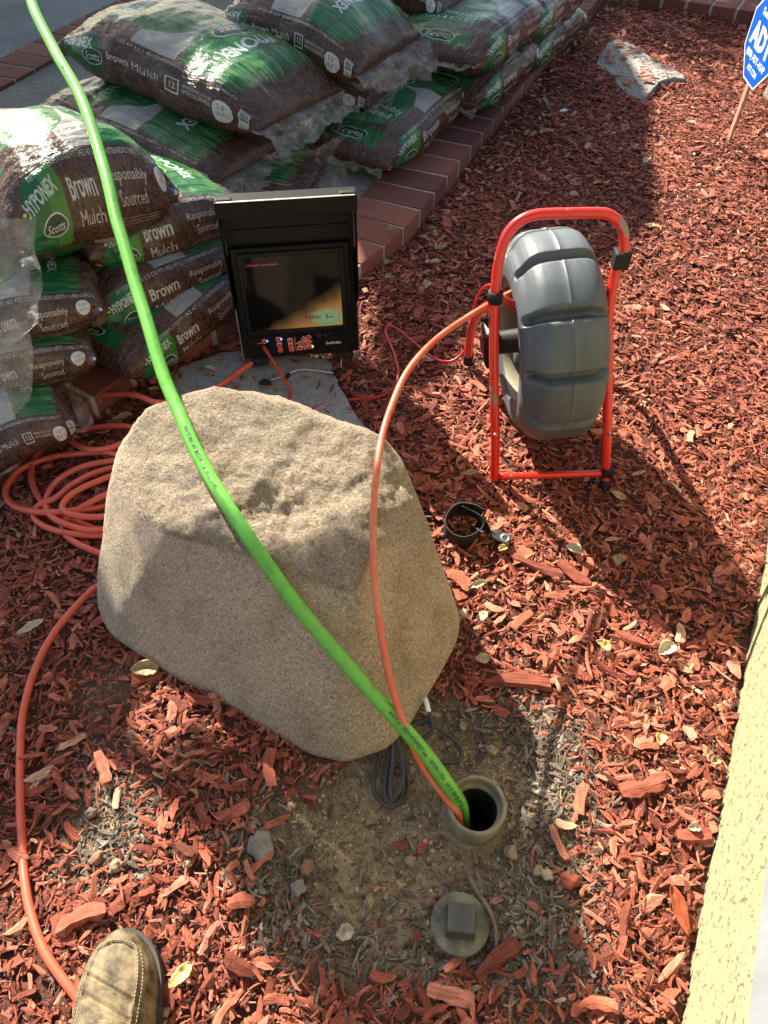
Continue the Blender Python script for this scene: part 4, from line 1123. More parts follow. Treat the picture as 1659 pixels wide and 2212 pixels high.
bag('upper bag of the pile at the left edge, tip with a white 1.5 circle', U(-120, 650, .27), U(205, 588, .27), .42, .16, 1, .01, R_(-8), 17, (.0, .0), sheets=[[(-30, 482, .56), (98, 468, .53), (66, 700, .42), (-30, 760, .40)], [(-30, 745, .41), (64, 690, .42), (50, 870, .28), (-40, 960, .24)]])
bag('middle bag of the pile at the left edge, pale Responsibly Sourced lettering', U(-140, 760, .19), U(180, 690, .18), .42, .15, 1, .01, R_(-8), 18, (.0, .0))
bag('bottom bag at the left edge, loose clear plastic over its green end', U(-150, 900, .11), U(130, 815, .11), .46, .15, 0, .01, R_(-5), 19, (.0, .05), sheets=[[(60, 800, .16), (160, 800, .14), (60, 930, .08), (-30, 1010, .06)], [(-30, 900, .14), (90, 880, .14), (30, 1010, .05), (-40, 1060, .04)]])

# ------------------------------------------------------------------ unseen roof and trees added for shade, plus the trunk behind the sign
def sunup(p, h):
    k = h / math.tan(SUN_EL); return (p[0] + SUN_AZ.x * k, p[1] + SUN_AZ.y * k)
RH = 2.7
poly = [(-7, 1.95), (-1.05, 1.85), (-.62, 1.86), (-.45, 2.03), (-.3, 2.12), (-.08, 2.2), (-.03, 2.0), (-.03, 1.62), (.05, 1.60), (.12, 1.68), (.173, 1.825), (.263, 1.994), (.475, 2.137), (.738, 2.248), (.868, 2.418), (.951, 2.714), (.978, 3.02), (1.087, 3.38), (1.097, 3.75), (1.08, 4.3), (1.03, 4.8), (.9, 7.0), (-7, 7.0)]
rp_ = [sunup(p, RH) for p in poly]  # roof added for shade; outline is the wanted shadow carried toward the sun
pf = empty('shade_roof', (rp_[1][0], rp_[1][1], 0)); pf.location = (0, 0, 0); tag(pf, 'unseen brown slab on posts, added to shade the walkway', 'shade roof')
n = len(rp_)
bm = bmesh.new()
bot = [bm.verts.new((x, y, RH)) for x, y in rp_]; f = bm.faces.new(bot)
ex = bmesh.ops.extrude_face_region(bm, geom=[f]); 
for g_ in ex['geom']:
    if isinstance(g_, bmesh.types.BMVert): g_.co.z += .08
bmesh.ops.triangulate(bm, faces=[f_ for f_ in bm.faces if len(f_.verts) > 4])
bm_obj('shade_slab', bm, M['roof'], pf)
for (x, y) in ((-2.6, 4.6), (-5.5, 4.6), (-.3, 7.6), (-5.5, 8.8)):
    bm = bmesh.new(); bm_box(bm, (x, y, RH / 2), (.1, .1, RH)); bm_obj('shade_roof_post', bm, M['roof'], pf)
def tree(label, base, top, crown_c, crown_r, nleaf, r0=.09, seed=1):
    rt = empty('tree', (0, 0, 0)); tag(rt, label, 'tree')
    rr = random.Random(seed); b = Vector(base); tp = Vector(top)
    path = [b + Vector((0, 0, -.1)), b + Vector((.02, .01, .3)), b.lerp(tp, .5) + Vector((.05, .03, 0)), tp]
    pth = catmull(path, 8); vs, fs, _ = tube_data(pth, lambda f_: r0 * (1.25 - .25 * min(1, f_ * 4) - .5 * f_), 22)
    vs = [v_ + Vector(noise.noise_vector(Vector((v_.x * 22, v_.y * 22, v_.z * 6)))) * r0 * .22 for v_ in vs]
    mesh('trunk', vs, fs, M['bark'], rt, True)
    vs = []; fs = []
    cl = [Vector(crown_c) + Vector((rr.gauss(0, .5), rr.gauss(0, .5), rr.gauss(0, .4))) * crown_r for _ in range(26)]
    for i in range(nleaf):
        c = cl[i % 26] + Vector((rr.gauss(0, 1), rr.gauss(0, 1), rr.gauss(0, .8))) * crown_r * .22
        a = Vector((rr.gauss(0, 1), rr.gauss(0, 1), rr.gauss(0, 1))).normalized(); b_ = a.orthogonal().normalized() ; k = len(vs)
        vs += [c - a * .05, c + b_ * .022, c + a * .05, c - b_ * .022]; fs.append((k, k+1, k+2, k+3))
    mesh('crown', vs, fs, M['green_leaf'], rt)
    for i in range(7):
        tube('branch', [tp * .8 + b * .2, (tp + cl[i]) / 2 + Vector((0, 0, .1)), cl[i]], lambda f_: .03 * (1 - .7 * f_), M['bark'], rt, n=4, seg=8)
def shade_leaves(label, polyg, hh, trunk, seed, dens=2400):  # unseen crown whose leaves fill the outline of the wanted shade
    rt = empty('tree', (0, 0, 0)); tag(rt, label, 'tree'); rr = random.Random(seed); vs = []; fs = []
    xs_ = [p[0] for p in polyg]; ys_ = [p[1] for p in polyg]; cnt = 0
    arr = np.array([[rr.uniform(min(xs_), max(xs_)), rr.uniform(min(ys_), max(ys_))] for _ in range(int(dens * (max(xs_) - min(xs_)) * (max(ys_) - min(ys_))))])
    ins = inpoly(arr[:, 0], arr[:, 1], polyg)
    cs = Vector((0, 0, 0))
    for (x_, y_), ok in zip(arr, ins):
        if not ok: continue
        h_ = hh + rr.uniform(-.03, .03); q_ = sunup((x_, y_), h_); c = Vector((q_[0], q_[1], h_)); cs += c; cnt += 1
        a = Vector((rr.gauss(0, 1), rr.gauss(0, 1), rr.gauss(0, .8))).normalized() * .055; b_ = a.orthogonal().normalized() * .035; k = len(vs)
        vs += [c - a, c + b_, c + a, c - b_]; fs.append((k, k+1, k+2, k+3))
    mesh('crown', vs, fs, M['green_leaf'], rt); cs /= cnt
    tr3 = Vector(trunk); tube('trunk', [tr3, tr3 + Vector((.03, 0, hh * .5)), tr3 + Vector((0, .03, hh * .9)), cs + Vector((0, 0, .05))], lambda f_: .06 * (1 - .7 * f_), M['bark'], rt, n=6, seg=12)
shade_leaves('unseen leafy tree added at the left, crown shaped to shade the left chips', [(-.46, .66), (-.53, .45), (-.62, .36), (-1.5, .15), (-1.7, 1.5), (-.55, 1.1), (-.50, .85)], 1.9, (-2.2, 2.0, 0), 5)  # added crown, never in view, for the shade at the left
shade_leaves('unseen leafy branch added above to shade the bare soil round the pipe', [(-.38, .53), (-.27, .48), (-.15, .41), (0, .33), (.1, .31), (.2, .34), (.28, .40), (.30, .25), (.295, .10), (.27, -.25), (.05, -.25), (-.02, .05), (-.089, .147), (-.25, .34)], 2.1, (-2.4, 3.1, 0), 6)  # added foliage cut to the shade wanted round the pipe
cA = sunup((2.1, 4.75), 3.2)  # unseen added tree, crown set sunward so its shade lands on the far mulch
tree('unseen tree added past the far end of the bed to shade the far mulch', (.9, 8.2, 0), (cA[0] + .1, cA[1] + .2, 2.6), (cA[0], cA[1], 3.2), 1.05, 9000, .12, 3)
tb = U(1705, 215); tree('rough grey tree trunk rising from the mulch right behind the blue sign', (tb.x, tb.y, 0), (tb.x + .15, tb.y + .1, 2.4), (tb.x + .7, tb.y + .5, 3.1), .8, 4000, .10, 5)

# ------------------------------------------------------------------ yard sign
tip = U(1625.4, 195, .32)      # bottom right vertex of the octagon
stb = U(1570, 314, 0)
def proj(p):
    rel = p - Vector((0, 0, HC)); zc = rel.dot(fw); upv = Vector((0, math.sin(PT), math.cos(PT)))
    return CX + FP * rel.x / zc, CY - FP * rel.dot(upv) / zc
# vertical lean along the stake; right vector solved in the ground plane from the photo's text direction
vdir = (tip + Vector((-.012, 0, 0)) - stb); vdir.normalize()
fw_z = (tip - Vector((0, 0, HC))).dot(fw)
best = None
for zi in range(-8, 9):
    zt = fw_z + zi * .03
    t0_ = Z(1625.4, 195, zt)
    for Ai in range(90, 150, 3):
        A = Ai / 1000
        def solve(px, py):
            out = []
            for k in range(-300, 301):
                dz = k * .0006
                q_ = Z(px, py, zt + dz) - t0_
                out.append((abs(q_.length - A), k, q_))
            lo = min([o_ for o_ in out if o_[1] < 0], key=lambda o_: o_[0]); hi = min([o_ for o_ in out if o_[1] >= 0], key=lambda o_: o_[0])
            return [o_ for o_ in (lo, hi) if o_[0] < .002]
        for a_ in solve(1605.7, 165.5):
            for b_ in solve(1651.9, 119.3):
                e_ = abs((a_[2]).normalized().dot(b_[2].normalized())) + abs(zt - fw_z) * .5 + abs(A - .118) * 2 + abs(a_[2].normalized().z) * .6
                if b_[2].z > 0 and (best is None or e_ < best[0]): best = (e_, zt, A, -a_[2], b_[2])
print('sign', best)
tip = Z(1625.4, 195, best[1]); A = best[2]; vdir = best[4].normalized(); hd = best[3]; hd = (hd - vdir * hd.dot(vdir)).normalized(); nd = hd.cross(vdir)
sg = empty('yard_sign', stb); sg.location = (0, 0, 0); tag(sg, 'blue octagonal yard sign with white lettering on a wooden stake', 'sign')
org = tip - hd * A / 2; q2 = A * .7071
octv = [(-A/2, 0), (A/2, 0), (A/2 + q2, q2), (A/2 + q2, q2 + A), (A/2, 2*q2 + A), (-A/2, 2*q2 + A), (-A/2 - q2, q2 + A), (-A/2 - q2, q2)]
def sp2(x, y, o=0.0): return org + hd * x + vdir * y + nd * o
def octo(name, k, z0, z1, mat):
    cy_ = q2 + A / 2; P = [(x * k, cy_ + (y - cy_) * k) for x, y in octv]
    vs = [sp2(x, y, z0) for x, y in P] + [sp2(x, y, z1) for x, y in P]
    return mesh(name, vs, [tuple(range(8))[::-1], tuple(range(8, 16))] + [(i, (i+1) % 8, (i+1) % 8 + 8, i + 8) for i in range(8)], mat, sg)
sgn_ = 1 if nd.dot(Vector((0, 0, HC)) - org) > 0 else -1
octo('sign_board', 1.0, -.001, .001, M['signwhite'])
octo('blue_face', .955, sgn_ * .0012, sgn_ * .0016, M['blue'])
def stext(s, y, h, w, off=0.0):
    V, T, wdt = text_mesh(s, off); sx = w / wdt
    return mesh('lettering', [sp2(a * sx - w / 2, y + b * h / .72, sgn_ * .0019) for a, b in V], T.tolist(), M['signwhite'], sg)
stext('ADT', A * .92, A * .62, A * 1.75, .045)
stext('(800) ADT-ASAP', A * .58, A * .20, A * 1.75, .015)
stext('ADT.COM', A * .28, A * .17, A * .85, .015)
stext('Security', A * 1.75, A * .20, A * 1.2, .015)
bm = bmesh.new(); Ms = Matrix((hd, vdir, nd)).transposed().to_4x4(); top_ = sp2(0, A * 1.3, -sgn_ * .008)
bl_ = (top_ - stb).length; dS = (top_ - stb).normalized(); xS = (hd - dS * hd.dot(dS)).normalized(); Ms = Matrix.Translation((top_ + stb) / 2) @ Matrix((xS, dS, xS.cross(dS))).transposed().to_4x4()
bm_box(bm, (0, 0, 0), (.021, bl_ + .04, .010), Ms, bevel=.001); bm_obj('stake', bm, M['stake'], sg)

# ------------------------------------------------------------------ strap
def ribbon(name, pts, wdir, w, mat, parent, th=.0022, n=8):
    P = catmull(pts, n); vs = []; fs = []; m = len(P)
    W_ = catmull([Vector(x) for x in wdir], n)
    for i, p in enumerate(P):
        T_ = (P[min(i+1, m-1)] - P[max(i-1, 0)]).normalized(); wv = W_[i].normalized(); wv = (wv - T_ * wv.dot(T_)).normalized(); nv = T_.cross(wv)
        for a, b in ((-.5, -1), (.5, -1), (.5, 1), (-.5, 1)): vs.append(p + wv * w * a + nv * th * b * .5)
    for i in range(m - 1):
        for k in range(4):
            a, b = i*4+k, i*4+(k+1) % 4; fs.append((a, b, b+4, a+4))
    fs += [(0, 1, 2, 3), ((m-1)*4+3, (m-1)*4+2, (m-1)*4+1, (m-1)*4)]
    return mesh(name, vs, fs, mat, parent)
stp = empty('strap', (0, 0, 0)); tag(stp, 'coiled black hook strap with a metal grommet lying on the mulch', 'strap')
rg_ = [(1040, 1112, .045), (1020, 1102, .048), (990, 1100, .046), (968, 1116, .04), (960, 1140, .036), (972, 1162, .032), (1000, 1172, .03), (1030, 1160, .032), (1042, 1142, .036), (1030, 1128, .04)]
pts = []
for x, y, h in rg_:
    p = U(x, y, h); pts.append(p)
ribbon('loop_band', pts, [(0, -.15, 1)] * len(pts), .052, M['webbing'], stp)
pts = [U(x, y, h) for x, y, h in [(995, 1097, .062), (1020, 1106, .058), (1042, 1128, .05), (1055, 1148, .034), (1075, 1156, .03), (1102, 1168, .026)]]
ribbon('tail_band', pts, [(0, -.4, 1), (.2, -.7, .8), (.5, -.7, .6), (.5, -.8, .3), (.2, -1, .15), (.2, -1, .1)], .034, M['webbing'], stp)
gc = U(1091, 1162, .031)
bm = bmesh.new(); lathe(bm, [(.0055, 0), (.0065, .0022), (.009, .0024), (.0105, .0005), (.0105, -.002)], 24, Matrix.Translation(gc) @ Matrix.Rotation(R_(12), 4, 'X')); bm_obj('grommet', bm, M['steel'], stp, True)
bm = bmesh.new(); bmesh.ops.create_circle(bm, cap_ends=True, radius=.0056, segments=18, matrix=Matrix.Translation(gc + Vector((0, -.0004, .0008))) @ Matrix.Rotation(R_(12), 4, 'X')); bm_obj('grommet_hole', bm, M['drumdark'], stp)
ribbon('label_patch', [U(1028, 1143, .05), U(1042, 1152, .046)], [(0, -.5, 1)] * 2, .022, M['steel'], stp, n=3)

# ------------------------------------------------------------------ boot
bt = empty('work_boot', (0, 0, 0)); tag(bt, 'muddy tan leather work boot with moccasin stitching at the lower left corner', 'boot')
t0 = U(250, 2003, .05); wl = U(163, 2160, .035); wr = U(345, 2160, .035); BW = (wr.x - wl.x) * .95; bx = (wl.x + wr.x) / 2
toeY = t0.y; BLn = .31
def outline(t):      # half width by distance from toe
    a = min(1, t / .085); base_ = (1 - (1 - a) ** 2.1) ** .55
    mid = 1 - .12 * max(0, min(1, (t - .12) / .1)) 
    return BW / 2 * base_ * mid
def cxl(t): return bx - .010 * max(0, 1 - t / .12)
def topz(t):
    return .047 + .020 * min(1, t / .03) ** .5 + .03 * max(0, t - .03) / .1 * (1 if t < .18 else 1.0) 
NS, NVv = 110, 72; vs = []
for i in range(NS + 1):
    t_ = BLn * (i / NS) ** 1.25
    hw = max(outline(t_), .002)
    if t_ > BLn - .06: hw *= (max(0, (BLn - t_) / .06)) ** .4 * .999 + .001
    zt = topz(min(t_, .20)) + (max(0, t_ - .20) * 1.5)
    zt *= 1.0
    for j in range(NVv + 1):
        v_ = -1 + 2 * j / NVv; s_ = math.sin(v_ * math.pi / 2)
        prof_ = (1 - abs(s_) ** 2.8) ** .5 if abs(s_) < 1 else 0
        x_ = cxl(t_) + hw * s_ ; z_ = .018 + (zt - .018) * prof_
        # moccasin plateau: distance to the seam curve
        cs = hw * .66 if t_ > .03 else hw * .66 * max(0, (t_ - .018) / .012) ** .6
        uu = (x_ - cxl(t_)); 
        if t_ > .016:
            de = min(abs(abs(uu) - cs), 1) if t_ > .02 else abs(t_ - .02) + max(0, abs(uu) - cs)
            ins = abs(uu) < cs
            z_ += .0032 * math.exp(-(de / .0028) ** 2) - (.0022 if ins else 0) * (1 - math.exp(-(de / .004) ** 2))
        for (cy0, dep, wdp) in ((.080, .0065, .0035), (.104, .008, .004), (.066, .003, .003)):
            dd = t_ - cy0 - uu * .45; z_ -= dep * math.exp(-(dd / wdp) ** 2) * max(0, prof_ - .3) - dep * .5 * math.exp(-((dd - .008) / .005) ** 2) * max(0, prof_ - .3)
        z_ += noise.noise(Vector((x_ * 40, t_ * 40, 2))) * .0018 * prof_
        vs.append((x_, toeY - t_, z_))
fs = [(i*(NVv+1)+j, i*(NVv+1)+j+1, (i+1)*(NVv+1)+j+1, (i+1)*(NVv+1)+j) for i in range(NS) for j in range(NVv)]
mesh('upper', vs, fs, M['leather'], bt, True)
ol = []
for i in range(40): ol.append((cxl(BLn * (i/39) ** 1.6) - outline(BLn * (i/39) ** 1.6) - .004, toeY + .004 - BLn * (i/39) ** 1.6 * 1.01))
orr = [(2 * cxl(BLn * (i/39) ** 1.6) - ol[i][0], ol[i][1]) for i in range(40)]
ring = ol + orr[::-1]; n = len(ring)
vs = [(x, y, z) for z in (.0, .012, .020, .024) for x, y in [(bx + (a - bx) * (1 if z < .02 else .985), b) for a, b in ring]]
fs = [tuple(range(n)), tuple(range(3*n, 4*n))] + [(L*n+i, L*n+(i+1) % n, (L+1)*n+(i+1) % n, (L+1)*n+i) for L in range(3) for i in range(n)]
mesh('sole', vs, fs, M['sole'], bt)
def bootz(x, t_):
    hw = max(outline(t_), .002); s_ = min(.98, abs(x - cxl(t_)) / hw); v_ = s_
    return .018 + (topz(t_) - .018) * (1 - s_ ** 2.8) ** .5
bm = bmesh.new()
for sd_ in (-1, 1):
    for kk, off_ in ((0, .66), (1, .76)):
        for i in range(34):
            t_ = .032 + i * .0048
            x_ = cxl(t_) + sd_ * outline(t_) * off_; z_ = bootz(x_, t_) + .0030 - .001 * kk
            bm_box(bm, (x_, toeY - t_, z_), (.0011, .0030, .001), None)
for kk in range(16):
    a = math.pi * (kk + .5) / 16; x_ = cxl(.03) + math.cos(a) * outline(.03) * .66; t_ = .032 - math.sin(a) * .013
    bm_box(bm, (x_, toeY - t_, bootz(x_, t_) + .0034), (.0028, .0013, .001), None)
bm_obj('stitching', bm, M['thread'], bt)
# tongue piece + eyelet + shaft
vs = []; fs = []
for i in range(20):
    for j in range(21):
        v_ = -1 + 2 * j / 20; t_ = .118 + i * .006 + .018 * (abs(v_) ** 2.5 if i < 6 else 0) * (1 - i / 6 if i < 6 else 0)
        x_ = cxl(t_) + .012 + v_ * .036; vs.append((x_, toeY - t_, bootz(x_, t_) + .003 + (.0015 if i > 0 else -.003)))
fs = [(i*21+j, i*21+j+1, (i+1)*21+j+1, (i+1)*21+j) for i in range(19) for j in range(20)]
mesh('vamp_patch', vs, fs, M['leather'], bt, True)
ez = cxl(.128) + .004
bm = bmesh.new(); lathe(bm, [(.0028, 0), (.0032, .0015), (.0048, .0016), (.0054, 0)], 18, Matrix.Translation((ez + .006, toeY - .131, bootz(ez, .131) + .0052))); bm_obj('eyelet', bm, M['steel'], bt, True)
tube('boot_shaft', [(bx, toeY - .235, .09), (bx, toeY - .25, .14), (bx, toeY - .255, .22)], .052, M['leather'], bt, seg=24, n=4)

# ------------------------------------------------------------------ stones, leaves and other single things on the bed
def pebble(label, x, y, w, mat, sq=.65, seed=0):
    p = U(x, y, .012); z0 = gz1(p.x, p.y)
    bm = bmesh.new(); bmesh.ops.create_icosphere(bm, subdivisions=3, radius=1)
    r_ = w / FP * (U(x, y).y * .643 + .77 * 1.3) / 2
    rs_ = random.Random(seed); a = rs_.uniform(.7, 1.0); rot = Matrix.Rotation(rs_.uniform(0, 6), 4, 'Z')
    for v_ in bm.verts:
        c = v_.co.copy(); k = 1 + .5 * noise.noise(c * 1.5 + Vector((seed, 0, 0))) + .08 * noise.noise(c * 4 + Vector((seed, 3, 0)))
        v_.co = rot @ Vector((c.x * k, c.y * k * a, c.z * k * sq)) * r_
    o = bm_obj('pebble' if w < 50 else 'stone', bm, M[mat], None, True, loc=(p.x, p.y, z0 + .012 + r_ * sq * .3)); tag(o, label, 'pebble' if w < 50 else 'stone')
PB = [('half buried grey stone in the soil below the front of the boulder', 562, 1826, 66, 'pebgrey', .3), ('tan pebble in the shade just right of the pipe and below it', 1106, 1838, 28, 'pebble', .8),
      ('brown pebble between the pipe and the plug', 932, 1940, 30, 'pebred', .7), ('orange tan pebble right under the pipe rim', 975, 1893, 20, 'pebred', .8),
      ('small tan pebble on the bare soil left of the plug', 798, 1936, 26, 'pebble', .7), ('rounded tan pebble in the bare soil left of the pipe', 887, 1808 + 40, 22, 'pebble', .7),
      ('cream oval pebble at the shadow edge right of the pipe', 1162, 1880, 24, 'pebble', .7), ('lit cream pebble beside the oval one at the shadow edge', 1180, 1890, 26, 'leaf_pale', .7),
      ('dusty pebble lying by the black cable bundle', 888, 1653, 18, 'pebble', .8), ('tan clod on the soil above the pipe', 1065, 1610, 24, 'pebble', .6),
      ('grey brown pebble lit among chips left of the boulder shadow', 188, 1718 + 30, 24, 'pebble', .7), ('olive tan stone in the lit chips above the boot', 248, 1888 - 20, 30, 'pebble', .7),
      ('small beige stone in the lit chips, right of the olive one', 408, 1885 - 20, 24, 'leaf_pale', .7), ('brick red pebble in the lit chips above the boot', 203, 1850, 34, 'pebred', .7),
      ('grey stone at the shadow line between the boot and the plug', 642, 1915, 32, 'pebgrey', .6), ('reddish round lump of wood right of the pipe', 1228, 1905, 38, 'chip_red', .8),
      ('white chalky pebble beside the right side of the boulder', 1000, 1322, 22, 'leaf_pale', .7), ('pinkish pebble below the large half buried stone', 660, 1868, 34, 'pebred', .6)]
for i, a in enumerate(PB): pebble(*a, seed=i + 1)
def leaf(label, x, y, l, w, rot, mat, curl=.3, seed=0, lift=.026):
    p = U(x, y, .02); zc = p.y * .643 + 1.0
    L_ = l / FP * zc; W_ = w / FP * zc; vs = []; n1, n2 = 14, 8; rs_ = random.Random(seed)
    for i in range(n1 + 1):
        s = -1 + 2 * i / n1; hw = W_ / 2 * (max(0, 1 - s * s)) ** .7 * (1 + .25 * s) + .0003
        for j in range(n2 + 1):
            v_ = -1 + 2 * j / n2
            z = abs(v_) ** 1.5 * hw * curl * 1.3 + L_ * .12 * curl * s * s + .004 * noise.noise(Vector((s * 2.5, v_ * 2, seed * 3.1))) - abs(math.sin(j * 2.2)) * .0004
            vs.append(Vector((s * L_ / 2, v_ * hw * (1 - .2 * curl) + .003 * noise.noise(Vector((s * 4, seed, 0))), z)))
    fs = [(i*(n2+1)+j, i*(n2+1)+j+1, (i+1)*(n2+1)+j+1, (i+1)*(n2+1)+j) for i in range(n1) for j in range(n2)]
    o = mesh('fallen_leaf', vs, fs, M[mat], None, True)
    md = o.modifiers.new('thick', 'SOLIDIFY'); md.thickness = .0005
    base_ = BT - .012 if inpoly(np.array([p.x]), np.array([p.y]), pathpoly)[0] else gz1(p.x, p.y)
    o.location = (p.x, p.y, base_ + lift); o.rotation_euler = (rs_.uniform(-.25, .25), rs_.uniform(-.2, .2), R_(rot)); tag(o, label, 'leaf')
LV = [('pale olive leaf lying on the shaded chips at the left edge', 62, 1352, 62, 26, 45, 'leaf_pale', .3), ('brown curled leaf against the lower left side of the boulder', 312, 1444, 58, 38, 10, 'leaf_tan', .4),
      ('yellow leaf on the chips right of the boot', 390, 2107, 62, 32, 48, 'leaf_yel', .3), ('rust red pointed leaf standing near the foot of the cream wall', 1466, 1968, 100, 30, 100, 'leaf_red', .3),
      ('yellow shell shaped leaf on sunlit chips right of the boulder', 1303, 1395, 36, 24, -35, 'leaf_yel', .5), ('cream curled leaf right of the lower edge of the boulder', 1042, 1420, 32, 24, 0, 'leaf_pale', .5),
      ('crumpled grey green leaf right of the tall chips in mid bed', 1440, 1405, 44, 36, 30, 'leaf_pale', .6), ('yellow curled leaf in the sunlit chips right of the grey mulch', 1424, 1604, 32, 26, 60, 'leaf_yel', .6),
      ('small tan leaf between the strap and the reel foot', 1012, 1030, 38, 16, 10, 'leaf_tan', .4), ('tan leaf under the right foot of the reel', 1338, 1062, 34, 18, -50, 'leaf_yel', .4),
      ('pale leaf on the chips below the strap', 1085, 1190, 22, 18, 30, 'leaf_yel', .6), ('broad pale leaf right of the strap', 1242, 1178, 36, 28, -30, 'leaf_pale', .4),
      ('faded leaf in the reel shadow at mid bed', 1340, 1200, 32, 24, 80, 'leaf_tan', .4), ('bleached leaf beside the right edge of the boulder', 1045, 1330, 30, 20, 70, 'leaf_pale', .5),
      ('cream leaf against the right shoulder of the boulder', 1030, 1265, 44, 16, 15, 'leaf_pale', .6), ('cupped white leaf by the cream wall foot', 1496, 1792, 26, 22, 0, 'leaf_pale', .7),
      ('small cream leaf at the foot of the wall higher up', 1540, 1650, 26, 20, 30, 'leaf_tan', .5), ('curled tan leaf on the bricks beside the bags', 975, 285 - 90, 16, 10, 60, 'leaf_yel', .6),
      ('dry leaf at the brick corner right of the monitor', 842, 532, 30, 12, 50, 'leaf_tan', .5), ('round tan leaf at the end of the last visible brick', 835, 565 + 8, 22, 14, 60, 'leaf_tan', .6),
      ('pair of pale leaves in the shaded mulch beside the bricks', 940, 560, 28, 18, 20, 'leaf_pale', .6), ('white scrap leaf in the shaded mulch right of the bricks', 921, 612, 24, 18, 70, 'leaf_pale', .6),
      ('long grey leaf stuck upright in the shaded mulch', 955, 520 + 8, 36, 12, 60, 'leaf_tan', .5), ('cream leaf on the shaded mulch above the reel', 1240, 418, 24, 16, 20, 'leaf_pale', .6),
      ('yellow star like leaf in the shaded mulch above the reel', 1290, 388, 28, 12, 40, 'leaf_yel', .4), ('tan leaf high in the shaded mulch', 1268, 318, 26, 10, 65, 'leaf_yel', .5),
      ('white leaf scrap high in the shaded mulch', 1216, 250, 20, 10, 20, 'whitebit', .5), ('pale leaf lit at the edge of the shade', 1395, 355, 24, 18, 50, 'leaf_pale', .6),
      ('white leaf scrap in the sun left of the sign stake', 1490, 275, 24, 14, -35, 'leaf_pale', .6), ('yellow leaf right of the reel handle in the chips', 1408, 494, 28, 12, -30, 'leaf_yel', .4),
      ('cluster leaf at the end of a brick below the far bags', 1120, 185 + 0, 22, 14, 0, 'leaf_tan', .6), ('bleached leaf beside the bricks near the third pile', 1080, 370, 18, 12, 10, 'leaf_pale', .6),
      ('tan leaf in the dark chips left of the coiled cord', 100, 925 - 30, 34, 18, 60, 'leaf_tan', .4), ('dry leaf on the chips between the bags and the boulder', 265, 905, 46, 20, 25, 'leaf_tan', .5),
      ('bright dry leaf by the brick under the left bags', 395, 775 - 40, 28, 18, 40, 'leaf_pale', .5), ('orange dry leaf left of the monitor', 452, 735 - 22, 28, 18, -10, 'leaf_yel', .6),
      ('pinkish white leaf scrap below the plug on the left', 745, 2010, 42, 34, 20, 'leaf_pale', .5), ('tan leaf right of the grey stepping stone', 770, 770, 34, 16, 60, 'leaf_tan', .5)]
for i, a in enumerate(LV): leaf(*a, seed=i + 1)
# scrap packet left of the monitor
ribbon_o = empty('plastic_scrap', (0, 0, 0)); tag(ribbon_o, 'crumpled clear and white plastic scrap left of the monitor', 'litter')
q4 = [U(478, 655, .03), U(503, 660, .04), U(505, 715, .02), U(472, 705, .03)]; vs = []
for j in range(13):
    for i in range(13):
        u_, v_ = i / 12, j / 12; p = (q4[0]*(1-u_)+q4[1]*u_)*(1-v_)+(q4[3]*(1-u_)+q4[2]*u_)*v_
        vs.append(p + Vector(noise.noise_vector(p * 60)) * .012)
mesh('scrap_film', vs, [(j*13+i, j*13+i+1, (j+1)*13+i+1, (j+1)*13+i) for j in range(12) for i in range(12)], M['whitebit'], ribbon_o, True)
# stick beside the plug
o = tube('dry_stick', [gp(*c_) for c_ in [(1008, 1875, .012), (1030, 1920, .016), (1055, 1965, .016), (1068, 2005, .014), (1070, 2050, .006)]], lambda f_: .0052 * (1 - .6 * f_), M['chip_old'], seg=8); tag(o, 'bent grey stick curving past the right side of the plug', 'stick')
# little weeds at the far end
for lb, x, y in (('low green weed at the far end of the brick edging', 1325, 4), ('small green weed in front of the far sunlit bricks', 1440, 2)):
    wd2 = U(x, y); vs = []; fs = []
    rs_ = random.Random(x)
    for i in range(46):
        c = Vector((wd2.x + rs_.gauss(0, .05), wd2.y + rs_.gauss(0, .04), rs_.uniform(.01, .09))); a = Vector((rs_.gauss(0, 1), rs_.gauss(0, 1), rs_.gauss(0, .6))).normalized() * .028; b_ = a.orthogonal().normalized() * .011; k = len(vs)
        vs += [c - a, c + b_, c + a, c - b_]; fs.append((k, k+1, k+2, k+3))
    o = mesh('weed', vs, fs, M['green_leaf']); tag(o, lb, 'plant')

# ------------------------------------------------------------------ loose bark mulch
def chip_mesh(name, mat, seed, asp, flat, rough=1.0):
    rr = random.Random(seed); ns, na = 7, (4 if seed % 2 else 5); vs = []
    bend = rr.uniform(-.12, .12); tw = rr.uniform(-.6, .6)
    blunt0, blunt1 = rr.random() < .65, rr.random() < .65
    wob = [rr.uniform(.78, 1.15) for _ in range(ns)]
    for i in range(ns):
        s = -1 + 2 * i / (ns - 1); e_ = 1.0
        if i == 0: e_ = rr.uniform(.6, .9) if blunt0 else rr.uniform(.05, .3)
        if i == ns - 1: e_ = rr.uniform(.6, .9) if blunt1 else rr.uniform(.05, .3)
        if i == 1 and not blunt0: e_ = .65
        if i == ns - 2 and not blunt1: e_ = .65
        for k in range(na):
            a = 2 * math.pi * k / na + .5 + tw * s * .5
            rw = asp * .56 * e_ * wob[i] * rr.uniform(.82, 1.18); rt_ = flat * .5 * e_ * rr.uniform(.8, 1.2)
            vs.append((s * .5 + rr.uniform(-.035, .035) * rough, math.cos(a) * rw + bend * s * s, math.sin(a) * rt_ + abs(bend) * .3 * s * s))
    fs = []
    for i in range(ns - 1):
        for k in range(na):
            a, b = i*na+k, i*na+(k+1) % na; fs.append((a, b, b+na, a+na))
    fs += [tuple(range(na))[::-1], tuple(range((ns-1)*na, ns*na))]
    me = bpy.data.meshes.new(name); me.from_pydata(vs, [], fs); me.materials.append(mat); return me
